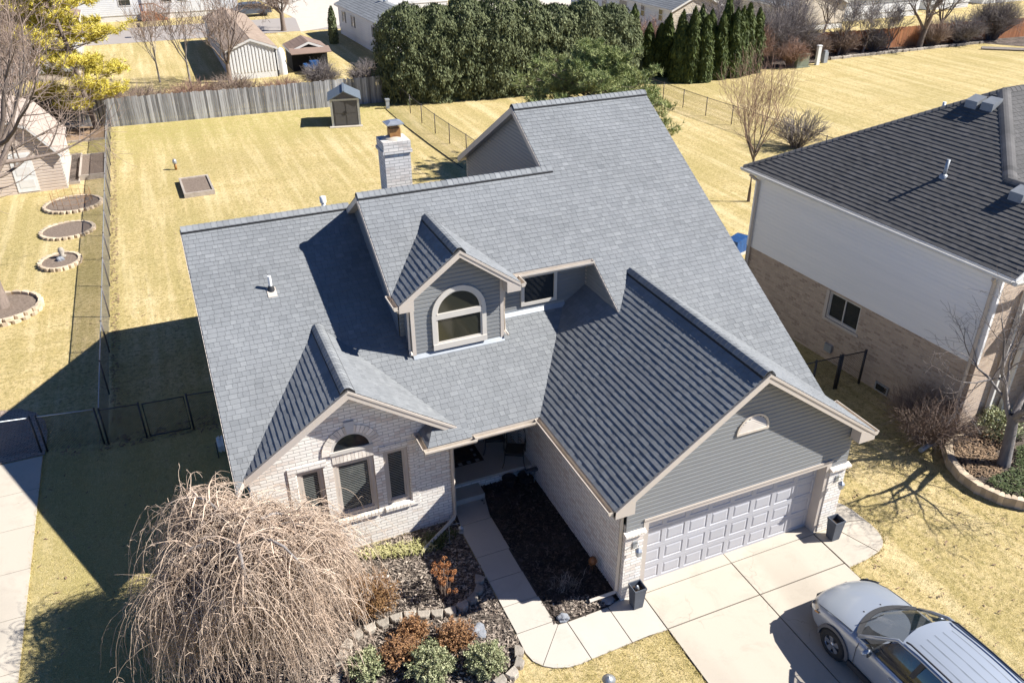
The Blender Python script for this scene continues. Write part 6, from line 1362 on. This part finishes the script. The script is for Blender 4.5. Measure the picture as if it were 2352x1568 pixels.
for x, y in ((1.35, .42), (1.95, .40)): m = MB(); m.box(x, x+.09, y-.06, y+.05, .0, 4.6); nbp('corner_trim', m, 'trim_white')
m = MB(); m.box(wx-.09, wx, 5.3, 5.6, .35, .62); nbp('meter_box', m, 'flash'); m = MB(); m.box(wx-.05, wx+.0, 2.9, 3.4, .06, .34); b_ = nbp('basement_window', m, 'flash'); m = MB(); m.box(wx-.055, wx-.05, 2.95, 3.35, .1, .3); m.build('pane', MT['glass'], b_)
MT['vent_grey'] = pm('vent_grey', (.26, .27, .28), (.2, .21, .22), 5, .5)
m = MB(); wr = [V(2.75, -.6, 5.0), V(6.3, -.6, 5.0), V(6.3, .9, 5.75), V(2.75, .9, 5.75)]; shingles(m, wr[0], (1, 0, 0), (0, 1.5, .75), [wr], 95, .15, .011); m.prism([p-V(0, 0, .02) for p in wr], (0, 0, -.14), 1)
nbp('wing_roof', m, [MT['shingle_dark'], MT['trim_white']])
def roofbox(x, y): 
    m = MB(); z = NE+NM*x; w_ = .2; q = [V(x-w_, y-w_, z-NM*w_), V(x+w_, y-w_, z+NM*w_), V(x+w_, y+w_, z+NM*w_), V(x-w_, y+w_, z-NM*w_)]; m.hull8([*q, q[0]+V(.02, 0, .24), q[1]+V(0, 0, .13), q[2]+V(0, 0, .13), q[3]+V(.02, 0, .24)]); nbp('roof_vent', m, 'vent_grey')
roofbox(4.45, 5.45); roofbox(4.5, 4.95); roofbox(2.1, 1.8)
m = MB(); z = NE+NM*1.94; m.tube([(1.94, 4.07, z-.1), (1.98, 4.07, z+.5)], .05, 12); m.lathe([(.13, -.05), (.11, .04), (.06, .08)], (1.94, 4.07, z), 12); nbp('vent_pipe', m, 'flash'); m = MB(); m.tube([(4.6, 6.6, 7.0), (4.6, 6.6, 7.85)], .05, 10); nbp('flue_pipe', m, 'pvc')
t_ = thing('covered_grill', 'blue tarp cover beyond the far corner of the neighbouring house', 'cover', (13.9, 15.3, 0), .3); m = MB(); m.hull8([V(-.5, -.4, 0), V(.5, -.4, 0), V(.5, .4, 0), V(-.5, .4, 0), V(-.4, -.3, .55), V(.38, -.32, .65), V(.4, .3, .6), V(-.4, .3, .5)]); m.build('tarp', MT['blue'], t_); m = MB(); m.box(-.95, .95, -.55, .55, 0, .04); m.build('slab', MT['concrete'], t_)
# ================================================================ homes beyond the fences
def home(name, label, x0, x1, y0, y1, h, rise, wall, roof, axis='y', wins=(), skirt=None, gable=None, rot=0, cat='home', over=.3, ribs=False, gh=None, shut=None, expo=.2, chim=False):
    """wins: (side, u0, u1, z0, z1), side f/l/r; local coordinates start at the front left corner"""
    t_ = thing(name, label, cat, (x0, y0, 0), rot); W, D = x1-x0, y1-y0; g0 = .0 if not skirt else .6
    sides = {'f': (V(0, 0, 0), V(1, 0, 0), V(0, -1, 0), W), 'l': (V(0, 0, 0), V(0, 1, 0), V(-1, 0, 0), D), 'r': (V(W, 0, 0), V(0, 1, 0), V(1, 0, 0), D), 'b': (V(0, D, 0), V(1, 0, 0), V(0, 1, 0), W)}
    m = MB(); gm = MB()
    for k, (p, u, o, L) in sides.items():
        poly = [(0, g0), (L, g0), (L, h), (0, h)]; tgt = m
        if (axis == 'y') == (k in 'fb'): poly = [(0, g0), (L, g0), (L, h), (L/2, h+rise), (0, h)]; tgt = gm if gable and k == 'f' else m
        if ribs and k == 'f':
            wallpoly(tgt, p, u, poly, .08, -o); x = .1
            while x < L:
                zt_ = h+rise*(1-abs(x-L/2)/(L/2)); bxw(tgt, p, u, o, x, x+.1, .5, zt_-.1, .0, .035); x += .26
        else:
            if k != 'b': lap(tgt, p, u, o, poly, expo, .018)
            wallpoly(tgt, p-o*.005, u, poly, .1, -o)
    m.build('wall', MT[wall], t_)
    if gm.f: gm.build('gable_wall', MT[gable], t_)
    if skirt:
        m = MB(); m.box(.04, W-.04, .04, D-.04, 0, g0+.05); m.build('skirting', MT[skirt], t_)
    m = MB()
    if axis == 'y':
        sl_ = rise/(W/2)
        for s in (-1, 1):
            a = V(W/2, -over, h+rise); b = V(W/2+s*(W/2+over), -over, h-sl_*over); P = [a, V(W/2, D+over, h+rise), V(b.x, D+over, b.z), b]; P = P if s > 0 else P[::-1]
            shingles(m, b, (0, 1, 0), (-s, 0, sl_), [P], 7, .3, .012, (.3, .8)) if D < 30 else m.face(P)
    else:
        sl_ = rise/(D/2)
        for s in (-1, 1):
            a = V(-over, D/2, h+rise); b = V(-over, D/2+s*(D/2+over), h-sl_*over); P = [a, b, V(W+over, b.y, b.z), V(W+over, D/2, h+rise)]; P = P if s < 0 else P[::-1]
            shingles(m, b, (1, 0, 0), (0, -s, sl_), [P], 7, .3, .012, (.3, .8))
    m.build('roof', [MT[roof], MT['decking']], t_)
    m = MB()
    if axis == 'y':
        for s in (-1, 1):
            m.mark(); a = V(W/2, -over, h+rise-.02); b = V(W/2+s*(W/2+over), -over, h-sl_*over-.02); board(m, a, b, .18, (0, -1, 0)); m.mark(); board(m, b, b+V(0, D+2*over, 0), .16, (s, 0, 0))
            # soffit side
    else:
        for y_ in (-over, D+over): m.mark(); board(m, V(-over, y_, h-sl_*over-.02), V(W+over, y_, h-sl_*over-.02), .16, (0, -1 if y_ < 0 else 1, 0))
    m.build('fascia', MT['trim_white'], t_)
    for w in wins:
        k, a, b, c, d = w; p, u, o, L = sides[k]; f = MB(); frame_rect(f, p, u, o, a, b, c, d, .07, .0, .06); bxw(f, p, u, o, a, b, (c+d)/2-.03, (c+d)/2+.03, .0, .05); fo = f.build('window', MT['trim_white'], t_)
        g = MB(); bxw(g, p, u, o, a+.07, b-.07, c+.07, d-.07, .02, .04); g.build('pane', MT['glass'], fo)
        if shut:
            for q in (a-.32, b+.04): sh_ = MB(); bxw(sh_, p, u, o, q, q+.28, c, d, .0, .04); sh_.build('shutter', MT[shut], fo)
    return t_
home('mobile_home', 'long pale home across the road at the top left with wooden entry steps', -30, 3.0, 95.6, 104, 3.4, 1.6, 'siding_far', 'shingle', 'x', [('f', 20.3, 21.6, 1.55, 2.9), ('f', 24.7, 25.9, 1.7, 2.9), ('f', 26.4, 27.6, 1.7, 2.9), ('f', 30, 31, 1.9, 2.9), ('f', 14, 15.2, 1.6, 2.8)], 'trim_white')
t_ = thing('entry_steps', 'brown wooden entry steps with white railing at the pale home', 'steps', (-7.6, 95.5, 0)); m = MB(); m.box(0, 1.5, -1.2, 0, 0, .9); m.build('deck', MT['wood_rust'], t_)
for k in range(4): m = MB(); m.box(1.5+k*.3, 1.8+k*.3, -1.1, -.1, 0, .72-k*.18); m.build('step', MT['wood_rust'], t_)
m = MB()
for x in (.03, .4, .75, 1.1, 1.45): m.tube([(x, -1.15, .9), (x, -1.15, 1.8)], .04, 4)
m.tube([(.0, -1.15, 1.8), (1.5, -1.15, 1.8), (2.7, -1.15, 1.0)], .05, 4); m.build('railing', MT['rust_head'], t_); m = MB(); m.box(.3, 1.2, -.06, .0, .9, 2.9); m.build('door', MT['trim_white'], t_)
home('gabled_home', 'white home with side walls greyed as shade, tan shingle roof and vertical ribbed gable behind the board fence', -2.15, 1.6, 59.3, 78, 2.35, .72, 'siding_grey', 'shingle_tan', 'y', [], None, 'siding_far', over=.12, ribs=True)  # grey side walls paint shade onto a white home; the gable stays white
m = MB(); m.lathe([(0, 2.1), (.2, 2.0), (.32, 1.7), (.36, 1.2), (.36, 0)], (0, 0, 0), 20); o = m.build('storage_tank', MT['siding_far']); o.location = (2.05, 60.0, 0); tag(o, 'white round topped storage tank between the ribbed gable and the brown shed', 'tank')
t_ = home('open_shed', 'brown shed with tan roof, walls blackened as the shade of its open front, holding blue garden machines', 3.0, 5.9, 60.6, 63.6, 1.75, .55, 'dark', 'shingle_brown', 'y', [], None, None, over=.15, cat='shed')  # closed box; near-black walls paint the shade of an open front
m = MB(); P = [V(-.2, -1.1, 1.55), V(3.1, -1.1, 1.55), V(3.1, .0, 1.85), V(-.2, 0, 1.85)]; m.prism(P, (0, 0, -.05), 0, .5); m.build('porch_roof', MT['shingle_brown'], t_)
t_ = thing('garden_tractor', 'blue garden tractor parked in the open brown shed', 'tractor', (4.3, 59.4, 0)); m = MB(); m.box(-.6, .7, -.4, .4, .35, .75); m.box(-.1, .6, -.35, .35, .75, .95); m.build('body', MT['blue'], t_)
for x, y, r in ((-.45, -.45, .3), (-.45, .35, .3), (.5, -.4, .2), (.5, .3, .2)): m = MB(); m.lathe([(0, 0), (r, .0), (r, .14), (0, .14)], (0, 0, 0), 14, M=Matrix.Translation(V(x, y+.14, r)) @ Matrix.Rotation(math.pi/2, 4, 'X')); m.build('wheel', MT['tyre'], t_)
home('grey_home', 'brown roofed home with pale grey siding behind the yellow pine', -19.6, -13.2, 65.2, 84, 2.9, 1.2, 'siding_grey', 'shingle_brown', 'y', [('f', 1, 2, 1.5, 2.6)], 'wood', None, over=.25)
home('far_grey_home', 'pale grey home at the far top left corner', -34, -15.5, 98, 108, 3.6, 1.4, 'siding_grey', 'shingle', 'x', [('f', 13, 14, 1.5, 2.6)], 'trim_white')
home('white_mobile_home', 'white mobile home with grey roof and dark shutters left of the hedge', 11.4, 16.0, 58.6, 77.3, 2.95, .8, 'siding_far', 'shingle', 'y', [('l', 16.2, 16.9, 1.35, 2.35), ('l', 12.9, 13.6, 1.35, 2.35), ('l', 6, 6.8, 1.35, 2.35)], 'siding_far', shut='black', rot=math.radians(2))
m = MB(); m.tube([(13.7, 70, 3.4), (13.7, 70, 4.1)], .16, 10); m.lathe([(.26, 4.1), (.2, 4.3), (0, 4.35)], (13.7, 70, 0), 10); o = m.build('roof_turbine', MT['metal']); tag(o, 'grey turbine vent on the white mobile home roof', 'vent')
home('pale_blue_home', 'pale blue white home end seen above the hedge', 19.5, 27, 90.5, 104, 3, 1.2, 'siding_far', 'shingle', 'y', [], 'siding_far')
home('white_long_home', 'white home with grey roof and beige gable end behind the slim conifers', 39.4, 45.2, 60.4, 82, 2.75, 1.3, 'siding_far', 'shingle', 'y', [('l', 1.6, 2.4, 1.3, 2.5), ('l', 5.0, 5.8, 1.3, 2.5), ('l', 8.6, 10.2, .9, 2.6), ('l', 13, 14, 1.2, 2.5), ('f', 1.3, 2.5, .9, 2.2)], None, 'siding_beige')
home('beige_home', 'beige sided home with grey roof behind the rust brown fence', 51.5, 58.6, 58.0, 74, 2.6, 1.5, 'siding_beige', 'shingle', 'y', [], 'siding_far'); home('grey_roofed_home', 'home with a broad grey roof behind the bare trees right of the beige wall', 61, 72, 61, 76, 2.4, 2.0, 'siding_far', 'shingle', 'x', [], 'siding_far')
home('white_home', 'white home partly hidden by the big dark bare tree at the top right', 76, 82, 63, 76, 2.8, 1.3, 'siding_far', 'shingle', 'y', [('f', 2.5, 3.4, 1.2, 2.2)], 'siding_far'); home('blue_white_home', 'bluish white home at the far top right corner', 85.5, 93, 64, 74, 2.8, 1.2, 'siding_far', 'shingle', 'y', [('f', 2.5, 3.5, 1.2, 2.2)], 'siding_far')
home('far_white_home', 'distant white home beyond the pale concrete area', 30, 50, 104, 113, 3.2, 1.3, 'siding_far', 'shingle', 'x', [('f', 4, 5, 1.5, 2.6), ('f', 12, 13, 1.5, 2.6)], 'siding_far')
t_ = thing('parked_car_far', 'dark car parked beyond the road behind the street tree', 'car', (4.0, 93.2, 0), .1); t_.name = 'dark_car'; m = MB()
Pq = [(-2.2, .35), (-2.25, .8), (-1.5, .95), (-.9, 1.45), (.9, 1.45), (1.6, .98), (2.2, .85), (2.25, .35)]; m.prism([V(x, -.85, z) for x, z in Pq], (0, 1.7, 0)); m.build('body', MT['planter'], t_)
for x in (-1.4, 1.4):
    for y in (-.88, .7): q = MB(); q.lathe([(0, 0), (.33, .0), (.33, .2), (0, .2)], (0, 0, 0), 14, M=Matrix.Translation(V(x, y+.2, .33)) @ Matrix.Rotation(math.pi/2, 4, 'X')); q.build('wheel', MT['tyre'], t_)
q = MB(); q.box(-1.1, 1.2, -.87, .87, .98, 1.36); q.build('window', MT['glass'], t_)
t_ = thing('mailbox', 'small dark mailbox on a post beside the far road', 'mailbox', (-8.1, 83.6, 0)); m = MB(); m.tube([(0, 0, 0), (0, 0, 1.0)], .06, 6); m.build('post', MT['wood'], t_); m = MB(); m.box(-.15, .15, -.3, .3, 1.0, 1.3); m.build('box', MT['black'], t_)
# small barn with gambrel roof
t_ = thing('small_barn', 'small beige barn with brown gambrel roof and white door at the left', 'barn', (-15.8, 36.3, 0)); hwb = 2.62; G_ = [(-hwb, 0), (hwb, 0), (hwb, 1.95), (1.5, 3.4), (0, 4.05), (-1.5, 3.4), (-hwb, 1.95)]
m = MB(); lap(m, (0, 0, 0), (1, 0, 0), (0, -1, 0), [(p[0], p[1]) for p in G_], .16, .035); wallpoly(m, (0, .005, 0), (1, 0, 0), G_, 5.2, (0, 1, 0)); lap(m, (hwb, 0, 0), (0, 1, 0), (1, 0, 0), [(0, 0), (5.2, 0), (5.2, 1.95), (0, 1.95)], .16, .035); m.build('wall', MT['siding_barn'], t_)
m = MB()
for s in (-1, 1):
    for a, b in (((0, 4.1), (1.53, 3.45)), ((1.53, 3.45), (hwb+.17, 1.82))):
        A = V(s*a[0], -.25, a[1]); B = V(s*b[0], -.25, b[1]); P = [B, B+V(0, 5.7, 0), A+V(0, 5.7, 0), A]; P = P if s > 0 else P[::-1]; shingles(m, B, (0, 1, 0), A-B, [P], 3, .15, .01); m.prism([p-V(0, 0, .02) for p in P], (0, 0, -.05), 1)
m.build('roof', [MT['shingle_pale'], MT['decking']], t_); m = MB()
for s in (-1, 1): m.mark(); board(m, V(0, -.26, 4.08), V(s*1.53, -.26, 3.43), .14, (0, -1, 0)); m.mark(); board(m, V(s*1.53, -.26, 3.43), V(s*(hwb+.17), -.26, 1.8), .14, (0, -1, 0)); m.mark(); m.box(min(s*hwb, s*(hwb+.02)), max(s*hwb, s*(hwb+.02)), -.02, .1, 0, 1.9)
m.build('trim', MT['trim_white'], t_)
m = MB(); m.box(.35, 1.35, -.06, .0, .08, 2.1); d_ = m.build('door', MT['pvc'], t_); m = MB()
for z in (.3, .95, 1.6): m.box(.5, 1.2, -.07, -.06, z, z+.42)
m.build('door_panel', MT['trim_white'], d_)
# utility boxes by the right lawn
m = MB(); m.box(-.6, .6, -.45, .45, .08, 1.0); m.box(-.63, .63, -.48, .48, 1.0, 1.06); m.box(-.7, .7, -.55, .55, 0, .08); o = m.build('transformer_box', MT['green_box']); o.location = (41.8, 44.6, 0); tag(o, 'olive green utility box beside the reddish thicket', 'utility box')
m = MB(); m.box(-.16, .16, -.12, .12, 0, 1.5); m.box(-.19, .19, -.15, .15, 1.5, 1.58); o = m.build('utility_pedestal', MT['pvc']); o.location = (43.6, 44.5, 0); tag(o, 'tall white utility pedestal by the far lawn edge', 'utility post'); m = MB(); m.box(-.2, .2, -.18, .18, 0, .85); m.box(-.14, .14, -.12, .12, .85, 1.0); o = m.build('utility_pedestal', MT['flash']); o.location = (44.8, 45.0, 0); tag(o, 'short grey blue utility pedestal next to the tall white one', 'utility post')
m = MB(); m.tube([(0, 0, 0), (.1, 0, 2.2)], .06, 8); o = m.build('wooden_pole', MT['wood']); o.location = (35.2, 19.5, 0); tag(o, 'thin leaning wooden pole beyond the dark hip roof', 'pole')
m = MB()
for s in range(2): m.mark(); m.tube([(0, 0, .12), (3.2, -2.6, .12)] if s == 0 else [(3.2, -2.6, .12), (6, -2.9, .12)], .16, 4, smooth=False)
t_ = thing('timber_edging', 'low dark timber edging at the right end of the far lawn', 'edging', (61.5, 43.6, 0)); m.build('timber', MT['wood'], t_)
